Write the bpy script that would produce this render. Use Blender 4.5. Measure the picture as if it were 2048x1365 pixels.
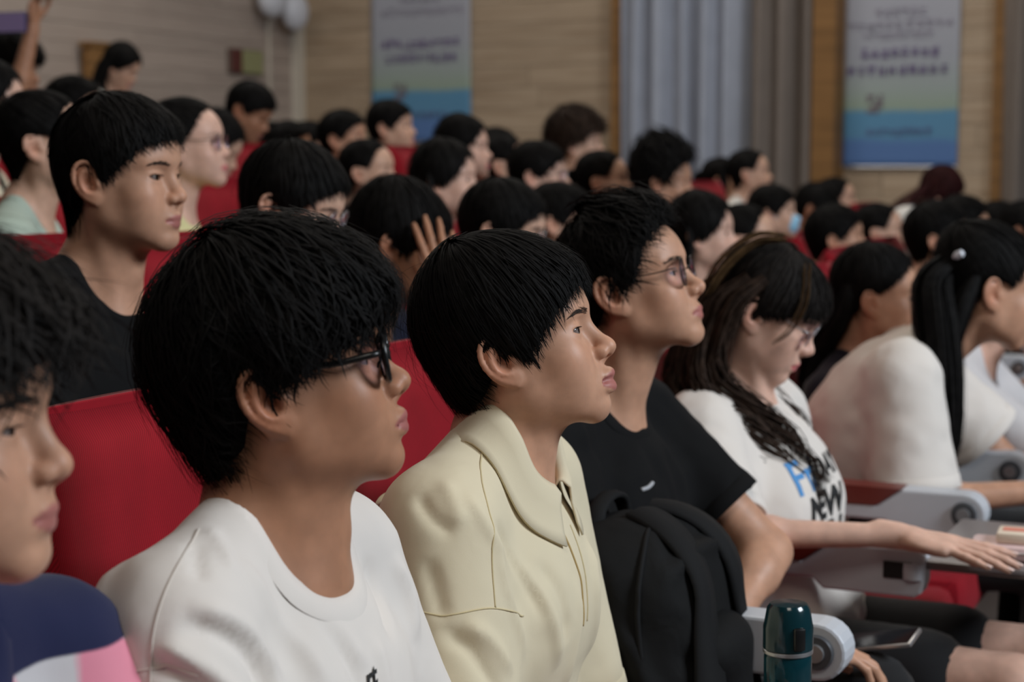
import bpy, bmesh, math, random, numpy as np
from mathutils import Vector, Matrix
from mathutils.bvhtree import BVHTree
random.seed(7); RNG = np.random.default_rng(11)
SC = bpy.context.scene
for o_ in list(bpy.data.objects): bpy.data.objects.remove(o_)
# ------------------------------------------------------------------ camera (photograph taken as 2048 x 1365, focal length 3500 px)
FPX = 3500.; CAMZ = 1.34; PITCH = math.atan((682.5 - 330) / FPX)
cam_d = bpy.data.cameras.new('camera'); cam = bpy.data.objects.new('camera', cam_d); SC.collection.objects.link(cam)
cam.location = (0, 0, CAMZ); cam.rotation_euler = (math.pi/2 - PITCH, 0, 0)
cam_d.sensor_width = 36.; cam_d.lens = 36. * FPX / 2048; cam_d.clip_start = .05; cam_d.clip_end = 100
cam_d.dof.use_dof = True; cam_d.dof.focus_distance = 1.98; cam_d.dof.aperture_fstop = 5.0
SC.camera = cam
def at(px, py, d):
    """point in the hall seen at a pixel of the photograph, at depth d in metres"""
    x, y = (px - 1024) / FPX * d, -(py - 682.5) / FPX * d
    c, s = math.cos(PITCH), math.sin(PITCH)
    return np.array([x, d*c + y*s, CAMZ - d*s + y*c])
# ------------------------------------------------------------------ light: dim hall, stage lighting in front of the audience, ceiling panels above
SC.view_settings.view_transform = 'Standard'; SC.view_settings.look = 'None'
SC.view_settings.gamma = 1.0; SC.view_settings.exposure = 0.0; SC.view_settings.use_curve_mapping = False
wd = bpy.data.worlds.new('hall_ambient'); SC.world = wd; wd.use_nodes = True
wd.node_tree.nodes['Background'].inputs[0].default_value = (.80, .86, 1.0, 1); wd.node_tree.nodes['Background'].inputs[1].default_value = .035
def area(name, loc, target, sx, sy, energy, col):
    l = bpy.data.lights.new(name, 'AREA'); l.shape = 'RECTANGLE'; l.size = sx; l.size_y = sy; l.energy = energy; l.color = col
    o = bpy.data.objects.new(name, l); SC.collection.objects.link(o); o.location = loc
    o.rotation_euler = (Vector(target) - Vector(loc)).to_track_quat('-Z', 'Y').to_euler(); return o
UH = np.array([.4254, .9050, 0]); NH = np.array([-.9050, .4254, 0]); FH = -NH      # along the rows, to the back of the hall, to the stage
C0 = np.array([-.09, 2.45, 0])                                                     # middle of a seat back in the front row
def hall(u, n, z=0.): return C0 + UH*u + NH*n + np.array([0, 0, z])
area('stage_light', hall(.5, -5.5, 4.0), hall(1.0, 0, 1.0), 2.4, 1.4, 340, (.84, .92, 1.0))
area('ceiling_light', hall(2.5, .6, 5.2), hall(2.5, .9, 0), 8.0, 1.6, 75, (1.0, .87, .72))
area('ceiling_light_back', hall(6.0, 4.2, 5.4), hall(6.0, 4.2, 0), 9.0, 1.6, 195, (1.0, .94, .86))
area('ceiling_light_front', hall(-3.0, -1.6, 4.4), hall(-.2, 0, .8), 1.4, 1.2, 34, (1.0, .92, .82))
# ------------------------------------------------------------------ implicit surface toolkit
V = lambda *a: np.array(a, float)
def rot(axis, deg):
    a = math.radians(deg); c, s = math.cos(a), math.sin(a)
    if axis == 'x': return np.array([[1,0,0],[0,c,-s],[0,s,c]], float)
    if axis == 'y': return np.array([[c,0,s],[0,1,0],[-s,0,c]], float)
    return np.array([[c,-s,0],[s,c,0],[0,0,1]], float)
def unit(v):
    v = np.asarray(v, float); return v / (np.linalg.norm(v) + 1e-12)
class Frame:
    def __init__(s, R=np.eye(3), t=(0,0,0), sc=1.0): s.R = np.array(R, float); s.t = np.array(t, float); s.sc = sc
    def pt(s, p): return s.R @ (np.asarray(p, float) * s.sc) + s.t
    def pts(s, P): return (np.asarray(P, float) * s.sc) @ s.R.T + s.t
    def inv(s, P): return ((np.asarray(P, float) - s.t) @ s.R) / s.sc
    def mul(s, o): return Frame(s.R @ o.R, s.pt(o.t), s.sc * o.sc)
class Field:
    """list of smooth boolean operations on ellipsoids and round cones"""
    def __init__(s): s.ops = []; s.f = Frame(); s.lo = V(9,9,9); s.hi = -V(9,9,9)
    def _grow(s, lo, hi): s.lo = np.minimum(s.lo, lo); s.hi = np.maximum(s.hi, hi)
    def ell(s, c, r, k=.01, mode=1, R=None, mir=False):
        if mir:
            s.ell(c, r, k, mode, R); M = np.diag([1.,-1,1])
            return s.ell((c[0],-c[1],c[2]), r, k, mode, None if R is None else M @ R @ M)
        Rw = s.f.R if R is None else s.f.R @ R
        r = np.ones(3) * r if np.isscalar(r) else np.array(r, float)
        r = r * s.f.sc; c = s.f.pt(c); k = k * s.f.sc
        e = np.sqrt(((Rw * r) ** 2).sum(1))
        s.ops.append(('e', mode, k, c - e, c + e, c, r, Rw))
        if mode == 1: s._grow(c - e, c + e)
    def con(s, a, b, ra, rb=None, k=.01, mode=1, mir=False):
        if mir:
            s.con(a, b, ra, rb, k, mode); return s.con((a[0],-a[1],a[2]), (b[0],-b[1],b[2]), ra, rb, k, mode)
        rb = ra if rb is None else rb
        a = s.f.pt(a); b = s.f.pt(b); ra = ra * s.f.sc; rb = rb * s.f.sc; k = k * s.f.sc
        lo = np.minimum(a - ra, b - rb); hi = np.maximum(a + ra, b + rb)
        s.ops.append(('c', mode, k, lo, hi, a, b, ra, rb))
        if mode == 1: s._grow(lo, hi)
    def chain(s, pts, rs, k=.01, mode=1, mir=False):
        for i in range(len(pts) - 1): s.con(pts[i], pts[i+1], rs[i], rs[i+1], k, mode, mir)
    def cyl(s, a, b, r, k=.003, mode=-1):          # flat-ended cylinder (world space ends)
        a = np.asarray(a, float); b = np.asarray(b, float); e = r
        s.ops.append(('y', mode, k, np.minimum(a, b) - e, np.maximum(a, b) + e, a, b, r))
    def cut(s, p, n, k=.004):                      # remove the side n points to
        s.ops.append(('p', -1, k * s.f.sc, None, None, s.f.pt(p), s.f.R @ unit(n)))
    def gau(s, c, sig, amp, R=None, mir=False):    # soft bump (amp > 0) or dent
        if mir:
            s.gau(c, sig, amp, R); M = np.diag([1.,-1,1])
            return s.gau((c[0],-c[1],c[2]), sig, amp, None if R is None else M @ R @ M)
        Rw = s.f.R if R is None else s.f.R @ R
        sig = np.ones(3) * sig if np.isscalar(sig) else np.array(sig, float)
        sig = sig * s.f.sc; c = s.f.pt(c); e = 2.6 * np.sqrt(((Rw * sig) ** 2).sum(1))
        s.ops.append(('g', 0, 0, c - e, c + e, c, sig, Rw, amp * s.f.sc))
    @staticmethod
    def _d(op, x, y, z):
        t = op[0]
        if t == 'e' or t == 'g':
            c, r, R = op[5], op[6], op[7]
            x = x - c[0]; y = y - c[1]; z = z - c[2]
            q = [(R[0,i]*x + R[1,i]*y + R[2,i]*z) / r[i] for i in range(3)]
            s0 = q[0]*q[0] + q[1]*q[1] + q[2]*q[2]
            if t == 'g': return np.exp(-.5 * s0)
            k0 = np.sqrt(s0); k1 = np.sqrt((q[0]/r[0])**2 + (q[1]/r[1])**2 + (q[2]/r[2])**2) + 1e-9
            return k0 * (k0 - 1) / k1
        if t == 'c':
            a, b, ra, rb = op[5:9]; ab = b - a; L = ab @ ab + 1e-12
            x = x - a[0]; y = y - a[1]; z = z - a[2]
            h = np.clip((x*ab[0] + y*ab[1] + z*ab[2]) / L, 0, 1)
            return np.sqrt((x-h*ab[0])**2 + (y-h*ab[1])**2 + (z-h*ab[2])**2) - (ra + (rb-ra)*h)
        if t == 'y':
            a, b, r = op[5:8]; L = np.linalg.norm(b-a); u = (b-a)/L; x = x - a[0]; y = y - a[1]; z = z - a[2]
            h = x*u[0] + y*u[1] + z*u[2]; q = np.sqrt(np.maximum(x*x + y*y + z*z - h*h, 0)) - r
            return np.maximum(q, np.abs(h - L/2) - L/2)
        p, n = op[5], op[6]
        return (x-p[0])*n[0] + (y-p[1])*n[1] + (z-p[2])*n[2]
    @staticmethod
    def _mix(D, d, op):
        mode, k = op[1], op[2]
        if op[0] == 'g': return D - op[8] * d
        if op[0] == 'p': a, b = D, d
        elif mode == 1: a, b = D, d
        else: a, b = D, -d
        if mode == 1:
            h = np.maximum(k - np.abs(a-b), 0) / max(k, 1e-9); return np.minimum(a, b) - h*h*k*.25
        h = np.maximum(k - np.abs(a-b), 0) / max(k, 1e-9); return np.maximum(a, b) + h*h*k*.25
    def grid(s, h, lo=None, hi=None):
        lo = s.lo - 3*h if lo is None else np.maximum(np.asarray(lo, float), s.lo - 3*h)
        hi = s.hi + 3*h if hi is None else np.minimum(np.asarray(hi, float), s.hi + 3*h)
        n = np.ceil((hi - lo) / h).astype(int) + 1
        ax = [lo[i] + h*np.arange(n[i]) for i in range(3)]
        D = np.full(n, .06, np.float32)
        for op in s.ops:
            if op[3] is None: sl = tuple(slice(0, n[i]) for i in range(3))
            else:
                m = op[2] + 3*h + (.012 if op[1] == 1 else 0)
                i0 = np.clip(np.floor((op[3] - m - lo)/h).astype(int), 0, n); i1 = np.clip(np.ceil((op[4] + m - lo)/h).astype(int) + 1, 0, n)
                if (i1 <= i0).any(): continue
                sl = tuple(slice(i0[i], i1[i]) for i in range(3))
            x = ax[0][sl[0]][:,None,None].astype(np.float32); y = ax[1][sl[1]][None,:,None].astype(np.float32); z = ax[2][sl[2]][None,None,:].astype(np.float32)
            D[sl] = s._mix(D[sl], s._d(op, x, y, z), op)
        return D, lo, h
    def at(s, P):
        P = np.asarray(P, float); x, y, z = P[:,0], P[:,1], P[:,2]; lo = P.min(0); hi = P.max(0)
        D = np.full(len(P), .06)
        for op in s.ops:
            if op[3] is not None:
                m = op[2] + .035
                if (op[3] - m > hi).any() or (op[4] + m < lo).any(): continue
            D = s._mix(D, s._d(op, x, y, z), op)
        return D
    def grad(s, P, e=.0015):
        n = len(P); Q = np.concatenate([P + e*d for d in np.vstack([np.eye(3), -np.eye(3)])]); v = s.at(Q).reshape(6, n)
        g = (v[:3] - v[3:]).T
        return g / (np.linalg.norm(g, axis=1, keepdims=True) + 1e-9)
    def project(s, P, off=0., it=4):
        P = np.array(P, float)
        for _ in range(it):
            P -= s.grad(P) * (s.at(P) - off)[:,None] * .9
        return P
    def mesh(s, h, lo=None, hi=None, smooth=0):
        D, o, h = s.grid(h, lo, hi); return surface_nets(D, o, h, smooth)
def surface_nets(D, o, h, smooth=0):
    D = np.where(np.abs(D) < 1e-6, 1e-6, D); I = D < 0
    n = np.zeros(tuple(np.array(D.shape) - 1), np.int8)
    C = [(a,b,c) for a in (0,1) for b in (0,1) for c in (0,1)]
    def sh(A, c): return A[c[0]:A.shape[0]-1+c[0], c[1]:A.shape[1]-1+c[1], c[2]:A.shape[2]-1+c[2]]
    for c in C: n += sh(I, c)
    act = np.argwhere((n > 0) & (n < 8))
    ids = np.full(n.shape, -1, np.int32); ids[tuple(act.T)] = np.arange(len(act))
    d = {c: D[act[:,0]+c[0], act[:,1]+c[1], act[:,2]+c[2]].astype(float) for c in C}
    S = np.zeros((len(act), 3)); N = np.zeros(len(act))
    for c in C:
        for ax in range(3):
            if c[ax] == 0:
                c2 = tuple(1 if i == ax else c[i] for i in range(3))
                m = (d[c] < 0) != (d[c2] < 0)
                t = np.where(m, d[c] / np.where(m, d[c]-d[c2], 1), 0)
                for i in range(3): S[:,i] += m * (c[i] + (t if i == ax else 0))
                N += m
    P = (act + S / N[:,None]) * h + o
    F = []
    for ax in range(3):
        a = [slice(None)]*3; b = [slice(None)]*3; a[ax] = slice(0,-1); b[ax] = slice(1,None)
        e = I[tuple(a)] != I[tuple(b)]; pos = I[tuple(a)]
        u, v = (ax+1) % 3, (ax+2) % 3
        idx = np.argwhere(e)
        ok = (idx[:,u] > 0) & (idx[:,v] > 0) & (idx[:,u] < D.shape[u]-1) & (idx[:,v] < D.shape[v]-1)
        idx = idx[ok]
        if not len(idx): continue
        fl = pos[tuple(idx.T)]
        def cell(du, dv):
            q = idx.copy(); q[:,u] -= du; q[:,v] -= dv; return ids[tuple(q.T)]
        q = np.stack([cell(1,1), cell(0,1), cell(0,0), cell(1,0)], 1)
        q[~fl] = q[~fl][:, ::-1]; F.append(q)
    F = np.concatenate(F); F = F[(F >= 0).all(1)]
    for _ in range(smooth):
        A = np.zeros_like(P); c = np.zeros(len(P))
        for i in range(4):
            j = (i+1) % 4
            np.add.at(A, F[:,i], P[F[:,j]]); np.add.at(A, F[:,j], P[F[:,i]]); np.add.at(c, F[:,i], 1); np.add.at(c, F[:,j], 1)
        P = P*.4 + .6 * A / np.maximum(c, 1)[:,None]
    return P, F
def vnormals(P, F):
    n = np.cross(P[F[:,2]] - P[F[:,0]], P[F[:,3]] - P[F[:,1]]); N = np.zeros_like(P)
    for i in range(4): np.add.at(N, F[:,i], n)
    return N / (np.linalg.norm(N, axis=1, keepdims=True) + 1e-12)
def seg_dist(P, pts):
    """distance of points to a polyline and the position along it (0..1)"""
    best = np.full(len(P), 9.); tt = np.zeros(len(P)); pts = np.asarray(pts, float); n = len(pts) - 1
    for i in range(n):
        a, b = pts[i], pts[i+1]; ab = b - a
        h = np.clip(((P-a) @ ab) / (ab @ ab + 1e-12), 0, 1)
        d = np.linalg.norm(P - a - h[:,None]*ab, axis=1); m = d < best
        best[m] = d[m]; tt[m] = (i + h[m]) / n
    return best, tt
def spline(pts, n):
    pts = np.asarray(pts, float); m = len(pts)
    q = np.vstack([2*pts[0]-pts[1], pts, 2*pts[-1]-pts[-2]])
    t = np.linspace(0, m-1-1e-9, n); i = t.astype(int); f = (t-i)[:,None]
    a, b, c, d = q[i], q[i+1], q[i+2], q[i+3]
    return .5*((2*b) + (c-a)*f + (2*a-5*b+4*c-d)*f*f + (3*b-a-3*c+d)*f**3)
# ------------------------------------------------------------------ object helpers
COL = bpy.context.scene.collection
def make_mesh(name, P, F, smooth=True, attrs=None):
    me = bpy.data.meshes.new(name); P = np.asarray(P, np.float32); F = np.asarray(F, np.int32)
    me.vertices.add(len(P)); me.vertices.foreach_set('co', P.ravel())
    n = F.shape[1]; me.loops.add(F.size); me.loops.foreach_set('vertex_index', F.ravel())
    me.polygons.add(len(F)); me.polygons.foreach_set('loop_start', np.arange(len(F), dtype=np.int32)*n)
    me.update(calc_edges=True); me.validate()
    if smooth: me.polygons.foreach_set('use_smooth', np.ones(len(me.polygons), bool))
    for k, v in (attrs or {}).items():
        a = me.attributes.new(k, 'FLOAT', 'POINT'); a.data.foreach_set('value', np.asarray(v, np.float32))
    return me
def link(name, me, mat=None, parent=None, loc=None):
    o = bpy.data.objects.new(name, me); COL.objects.link(o)
    if mat is not None and me is not None and not me.materials: me.materials.append(mat)
    if parent is not None: o.parent = parent
    if loc is not None: o.location = loc
    return o
def tag(o, label=None, cat=None, group=None, kind=None):
    for k, v in (('label', label), ('category', cat), ('group', group), ('kind', kind)):
        if v: o[k] = v
    return o
def thing(name, label, cat, loc=(0,0,0), rz=0, group=None):
    o = link(name, None); o.location = loc; o.rotation_euler = (0, 0, rz); o.empty_display_size = .1
    return tag(o, label, cat, group)
def copy_tree(o, parent=None):
    c = o.copy(); COL.objects.link(c)
    if parent is not None: c.parent = parent
    for ch in list(o.children): copy_tree(ch, c)
    return c
class MB:
    """collects boxes, tubes and strips in one mesh of triangles and quads"""
    def __init__(s): s.v = []; s.f = []
    def add(s, P, F):
        n = len(s.v); s.v += [tuple(map(float, p)) for p in P]; s.f += [tuple(int(i)+n for i in f) for f in F]; return s
    def box(s, c, d, R=np.eye(3), bev=0.):
        c = np.asarray(c, float); h = np.asarray(d, float)/2
        if bev <= 0:
            P = [c + R @ (h*V(a,b,e)) for a in (-1,1) for b in (-1,1) for e in (-1,1)]
            return s.add(P, [(0,1,3,2),(4,6,7,5),(0,4,5,1),(2,3,7,6),(0,2,6,4),(1,5,7,3)])
        bm = bmesh.new(); bmesh.ops.create_cube(bm, size=1)
        for v in bm.verts: v.co = Vector(tuple(2*h[i]*v.co[i] for i in range(3)))
        bmesh.ops.bevel(bm, geom=bm.edges[:], offset=min(bev, h.min()*.95), segments=2, profile=.5, affect='EDGES')
        P = [c + R @ np.array(v.co) for v in bm.verts]; bm.verts.index_update()
        F = [[v.index for v in f.verts] for f in bm.faces]; bm.free()
        return s.add(P, F)
    def tube(s, pts, r, n=8, flat=1., up=(0,0,1), cap=True):
        pts = np.asarray(pts, float); m = len(pts); r = np.ones(m)*r if np.isscalar(r) else np.asarray(r, float)
        T = np.gradient(pts, axis=0); T /= np.linalg.norm(T, axis=1, keepdims=True) + 1e-12
        P = []; b = None
        for i in range(m):
            a = np.cross(T[i], up)
            if np.linalg.norm(a) < .15: a = np.cross(T[i], (1,.3,.1))
            a = unit(a)
            if b is not None and a @ b < 0: a = -a
            b = a; c = np.cross(a, T[i])
            for j in range(n):
                q = 2*math.pi*j/n; P.append(pts[i] + r[i]*(math.cos(q)*a + flat*math.sin(q)*c))
        F = [(i*n+j, i*n+(j+1) % n, (i+1)*n+(j+1) % n, (i+1)*n+j) for i in range(m-1) for j in range(n)]
        if cap: F += [tuple(range(n))[::-1], tuple((m-1)*n+j for j in range(n))]
        return s.add(P, F)
    def lathe(s, prof, n=24, c=(0,0,0), R=np.eye(3)):
        P = [np.asarray(c) + R @ V(r*math.cos(2*math.pi*j/n), r*math.sin(2*math.pi*j/n), z) for r, z in prof for j in range(n)]
        m = len(prof)
        F = [(i*n+j, i*n+(j+1) % n, (i+1)*n+(j+1) % n, (i+1)*n+j) for i in range(m-1) for j in range(n)]
        return s.add(P, F + [tuple(range(n))[::-1], tuple((m-1)*n+j for j in range(n))])
    def prism(s, poly, axis, a, b):
        """polygon in the other two axes pushed along an axis from a to b"""
        o = [i for i in range(3) if i != axis]; n = len(poly); P = []
        for t in (a, b):
            for p in poly:
                q = [0,0,0]; q[axis] = t; q[o[0]], q[o[1]] = p; P.append(q)
        return s.add(P, [tuple(range(n))[::-1], tuple(range(n, 2*n))] + [(i, (i+1) % n, n+(i+1) % n, n+i) for i in range(n)])
    def mesh(s, name, smooth=False):
        me = bpy.data.meshes.new(name); me.from_pydata(s.v, [], s.f); me.update()
        bm = bmesh.new(); bm.from_mesh(me); bmesh.ops.recalc_face_normals(bm, faces=bm.faces[:]); bm.to_mesh(me); bm.free()
        if smooth:
            me.polygons.foreach_set('use_smooth', np.ones(len(me.polygons), bool))
            if smooth != 'all':
                try: me.set_sharp_from_angle(angle=math.radians(38))
                except Exception: pass
        return me
    def build(s, name, mat, parent=None, smooth=False): return link(name, s.mesh(name, smooth), mat, parent)
def strip(rows, closed=True):
    """grid of points (k rows of n) to quads"""
    n = len(rows[0]); k = len(rows); P = np.concatenate(rows); F = []
    for i in range(k-1):
        for j in range(n if closed else n-1):
            j2 = (j+1) % n; F.append((i*n+j, i*n+j2, (i+1)*n+j2, (i+1)*n+j))
    return P, np.array(F)
# ------------------------------------------------------------------ materials
def lin(r, g, b):
    f = lambda c: c/12.92 if c <= .04045 else ((c+.055)/1.055)**2.4
    return (f(r/255), f(g/255), f(b/255), 1)
class NT:
    def __init__(s, name):
        s.m = bpy.data.materials.new(name); s.m.use_nodes = True; s.t = s.m.node_tree; s.b = s.t.nodes['Principled BSDF']
    def n(s, t, **kw):
        nd = s.t.nodes.new(t)
        for k, v in kw.items():
            if k.startswith('_'): setattr(nd, k[1:], v)
            else: nd.inputs[k.replace('9', ' ')].default_value = v
        return nd
    def l(s, a, ao, b, bi): s.t.links.new(a.outputs[ao], b.inputs[bi] if not isinstance(b, str) else s.b.inputs[bi]); return b
    def ramp(s, stops):
        r = s.t.nodes.new('ShaderNodeValToRGB'); e = r.color_ramp.elements
        while len(e) < len(stops): e.new(.5)
        for i, (p, c) in enumerate(stops): e[i].position = p; e[i].color = c
        return r
    def bump(s, src, out, strength, dist):
        b = s.n('ShaderNodeBump'); b.inputs['Strength'].default_value = strength; b.inputs['Distance'].default_value = dist
        s.l(src, out, b, 'Height'); s.t.links.new(b.outputs[0], s.b.inputs['Normal']); return b
def plain(name, col, rough=.5, metal=0., spec=.5, **kw):
    N = NT(name); b = N.b; b.inputs['Base Color'].default_value = col; b.inputs['Roughness'].default_value = rough; b.inputs['Metallic'].default_value = metal
    b.inputs['Specular IOR Level'].default_value = spec
    for k, v in kw.items(): b.inputs[k].default_value = v
    tc = N.n('ShaderNodeTexCoord'); nz = N.n('ShaderNodeTexNoise', Scale=60.); N.l(tc, 'Object', nz, 'Vector'); N.bump(nz, 'Fac', .06, .001)
    return N.m
def skin(name, col, lip, rough=.48, sss=.10):
    N = NT(name); b = N.b
    tc = N.n('ShaderNodeTexCoord'); nz = N.n('ShaderNodeTexNoise', Scale=38., Detail=3.); N.l(tc, 'Object', nz, 'Vector')
    d = tuple(c*.90 for c in col[:3])+(1,); e = tuple(min(1, c*1.07) for c in col[:3])+(1,)
    r = N.ramp([(.35, d), (.65, e)]); N.l(nz, 'Fac', r, 'Fac')
    at_ = N.n('ShaderNodeAttribute', _attribute_name='lip'); mx = N.n('ShaderNodeMixRGB'); mx.inputs[2].default_value = lip
    N.l(at_, 'Fac', mx, 0); N.l(r, 'Color', mx, 1)
    a2 = N.n('ShaderNodeAttribute', _attribute_name='flush'); m2 = N.n('ShaderNodeMixRGB'); m2.inputs[2].default_value = (col[0]*1.02, col[1]*.70, col[2]*.62, 1)
    N.l(a2, 'Fac', m2, 0); N.l(mx, 'Color', m2, 1); N.l(m2, 'Color', '', 'Base Color')
    b.inputs['Roughness'].default_value = rough; b.inputs['Specular IOR Level'].default_value = .35
    b.inputs['Subsurface Weight'].default_value = sss; b.inputs['Subsurface Radius'].default_value = (1., .35, .18); b.inputs['Subsurface Scale'].default_value = .006
    n2 = N.n('ShaderNodeTexNoise', Scale=420., Detail=2.); N.l(tc, 'Object', n2, 'Vector'); N.bump(n2, 'Fac', .10, .0006)
    return N.m
def cloth(name, col, rough=.9, scale=900., bump=.25, sheen=.15, mott=.06, wrinkle=.0):
    N = NT(name); b = N.b; tc = N.n('ShaderNodeTexCoord')
    nz = N.n('ShaderNodeTexNoise', Scale=7., Detail=3.); N.l(tc, 'Object', nz, 'Vector')
    r = N.ramp([(.3, tuple(c*(1-mott) for c in col[:3])+(1,)), (.7, tuple(min(1, c*(1+mott)) for c in col[:3])+(1,))]); N.l(nz, 'Fac', r, 'Fac'); N.l(r, 'Color', '', 'Base Color')
    b.inputs['Roughness'].default_value = rough; b.inputs['Specular IOR Level'].default_value = .2; b.inputs['Sheen Weight'].default_value = sheen
    w = N.n('ShaderNodeTexNoise', Scale=scale, Detail=1.); N.l(tc, 'Object', w, 'Vector'); bp = N.bump(w, 'Fac', bump, .0006)
    if wrinkle:
        w2 = N.n('ShaderNodeTexNoise', Scale=16., Detail=2., Distortion=.8); N.l(tc, 'Object', w2, 'Vector')
        b2 = N.n('ShaderNodeBump'); b2.inputs['Strength'].default_value = wrinkle; b2.inputs['Distance'].default_value = .012
        N.l(w2, 'Fac', b2, 'Height'); N.l(b2, 'Normal', bp, 'Normal')
    return N.m
def hairmat(name, col, tip=None, rough=.72):
    N = NT(name); b = N.b; tc = N.n('ShaderNodeTexCoord'); nz = N.n('ShaderNodeTexNoise', Scale=55., Detail=2.); N.l(tc, 'Object', nz, 'Vector')
    r = N.ramp([(.3, tuple(c*.6 for c in col[:3])+(1,)), (.7, tip or tuple(c*1.5 for c in col[:3])+(1,))]); N.l(nz, 'Fac', r, 'Fac'); N.l(r, 'Color', '', 'Base Color')
    b.inputs['Roughness'].default_value = rough; b.inputs['Specular IOR Level'].default_value = .09
    return N.m
def seat_fabric():
    N = NT('red_seat_fabric'); b = N.b; tc = N.n('ShaderNodeTexCoord'); mp = N.n('ShaderNodeMapping'); mp.inputs['Rotation'].default_value = (math.radians(35), 0, math.radians(0)); N.l(tc, 'Object', mp, 'Vector')
    wv = N.n('ShaderNodeTexWave', Scale=95., _bands_direction='Y'); N.l(mp, 'Vector', wv, 'Vector')
    nz = N.n('ShaderNodeTexNoise', Scale=9., Detail=3.); N.l(tc, 'Object', nz, 'Vector')
    r = N.ramp([(.3, lin(140,13,27)), (.7, lin(158,17,33))]); N.l(nz, 'Fac', r, 'Fac')
    mx = N.n('ShaderNodeMixRGB', _blend_type='MULTIPLY'); mx.inputs[0].default_value = .35; N.l(r, 'Color', mx, 1); N.l(wv, 'Color', mx, 2); N.l(mx, 'Color', '', 'Base Color')
    b.inputs['Roughness'].default_value = .85; b.inputs['Specular IOR Level'].default_value = .15; b.inputs['Sheen Weight'].default_value = .08
    N.bump(wv, 'Fac', .3, .0012); return N.m
def wood_mat(name, a, c, gs=1.):
    """board with grain along x; every board a slightly different tone"""
    N = NT(name); b = N.b; tc = N.n('ShaderNodeTexCoord'); oi = N.n('ShaderNodeObjectInfo')
    ad = N.n('ShaderNodeVectorMath', _operation='ADD'); cm = N.n('ShaderNodeCombineXYZ'); ml = N.n('ShaderNodeMath', _operation='MULTIPLY'); ml.inputs[1].default_value = 40.
    N.l(oi, 'Random', ml, 0); N.l(ml, 0, cm, 'X'); N.l(ml, 0, cm, 'Z'); N.l(tc, 'Object', ad, 0); N.l(cm, 0, ad, 1)
    mp = N.n('ShaderNodeMapping'); mp.inputs['Scale'].default_value = (.9*gs, 1, 16*gs); N.l(ad, 0, mp, 'Vector')
    nz = N.n('ShaderNodeTexNoise', Scale=1.6, Detail=5., Distortion=.4); N.l(mp, 'Vector', nz, 'Vector')
    r = N.ramp([(.30, a), (.72, c)]); N.l(nz, 'Fac', r, 'Fac')
    hs = N.n('ShaderNodeHueSaturation'); mr = N.n('ShaderNodeMapRange'); mr.inputs['To Min'].default_value = .92; mr.inputs['To Max'].default_value = 1.07
    N.l(oi, 'Random', mr, 'Value'); N.l(mr, 'Result', hs, 'Value'); N.l(r, 'Color', hs, 'Color'); N.l(hs, 'Color', '', 'Base Color')
    b.inputs['Roughness'].default_value = .6; N.bump(nz, 'Fac', .15, .002); return N.m
M = {}
SK = {'tan': skin('skin_tan', lin(172,124,96), lin(158,96,90)), 'mid': skin('skin_medium', lin(194,147,120), lin(168,106,98)),
      'fair': skin('skin_fair', lin(208,166,142), lin(200,116,112)), 'pale': skin('skin_pale', lin(216,174,154), lin(198,112,112))}
HM = {'black': hairmat('hair_black', (.0055,.0050,.0048,1)), 'soft': hairmat('hair_soft_black', (.012,.010,.009,1)), 'brown': hairmat('hair_dark_brown', (.028,.017,.012,1)),
      'streak': hairmat('hair_brown_streak', (.075,.042,.018,1)), 'brow': hairmat('brow_hair', (.030,.022,.018,1)), 'maroon': hairmat('hair_maroon', (.030,.008,.008,1))}
M['eye'] = None
def eye_mat():
    N = NT('eye'); b = N.b; tc = N.n('ShaderNodeTexCoord'); sp = N.n('ShaderNodeSeparateXYZ'); N.l(tc, 'Object', sp, 0)
    r = N.ramp([(0., lin(116,96,90)), (.84, lin(122,110,105)), (.86, lin(36,22,15)), (.982, lin(30,17,11)), (.990, (.001,.001,.001,1))])
    d = N.n('ShaderNodeMath', _operation='DIVIDE'); d.inputs[1].default_value = .0122; N.l(sp, 'X', d, 0); N.l(d, 0, r, 'Fac'); N.l(r, 'Color', '', 'Base Color')
    b.inputs['Roughness'].default_value = .12; return N.m
M['eye'] = eye_mat()
M['black_plastic'] = plain('black_plastic', (.006,.006,.006,1), .3)
M['dark_metal'] = plain('dark_metal', (.02,.018,.017,1), .35, .6)
M['silver'] = plain('silver_metal', (.45,.45,.46,1), .3, .8)
def lens_mat():
    N = NT('lens'); b = N.b; b.inputs['Base Color'].default_value = (1,1,1,1); b.inputs['Roughness'].default_value = .02; b.inputs['IOR'].default_value = 1.18
    b.inputs['Transmission Weight'].default_value = 1.; b.inputs['Coat Weight'].default_value = .25; b.inputs['Coat Tint'].default_value = (.75,.7,1,1); return N.m
M['lens'] = lens_mat()
# ------------------------------------------------------------------ room shell
RISE = .115; PIT = .91; SPC = .5525
M['red'] = seat_fabric()
M['floor'] = plain('floor_vinyl', lin(70,62,58), .6)
M['wall_core'] = plain('wall_core', lin(96,84,74), .8)
M['wood_side'] = wood_mat('ash_board', lin(160,138,114), lin(190,170,146)); M['wood_back'] = wood_mat('grey_ash_board', lin(166,150,140), lin(182,168,157), 1.6)
M['wood_trim'] = wood_mat('honey_wood', lin(116,82,42), lin(146,106,60)); M['trim_pale'] = plain('pale_trim', lin(206,198,184), .6)
def struct(name, mb, mat, parent=None): 
    o = mb.build(name, mat, parent)
    if parent is None: o['kind'] = 'structure'
    return o
def hbox(mb, u0, u1, n0, n1, z0, z1):
    P = [hall(u, n, z) for u in (u0, u1) for n in (n0, n1) for z in (z0, z1)]
    return mb.add(P, [(0,1,3,2),(4,6,7,5),(0,4,5,1),(2,3,7,6),(0,2,6,4),(1,5,7,3)])
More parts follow.
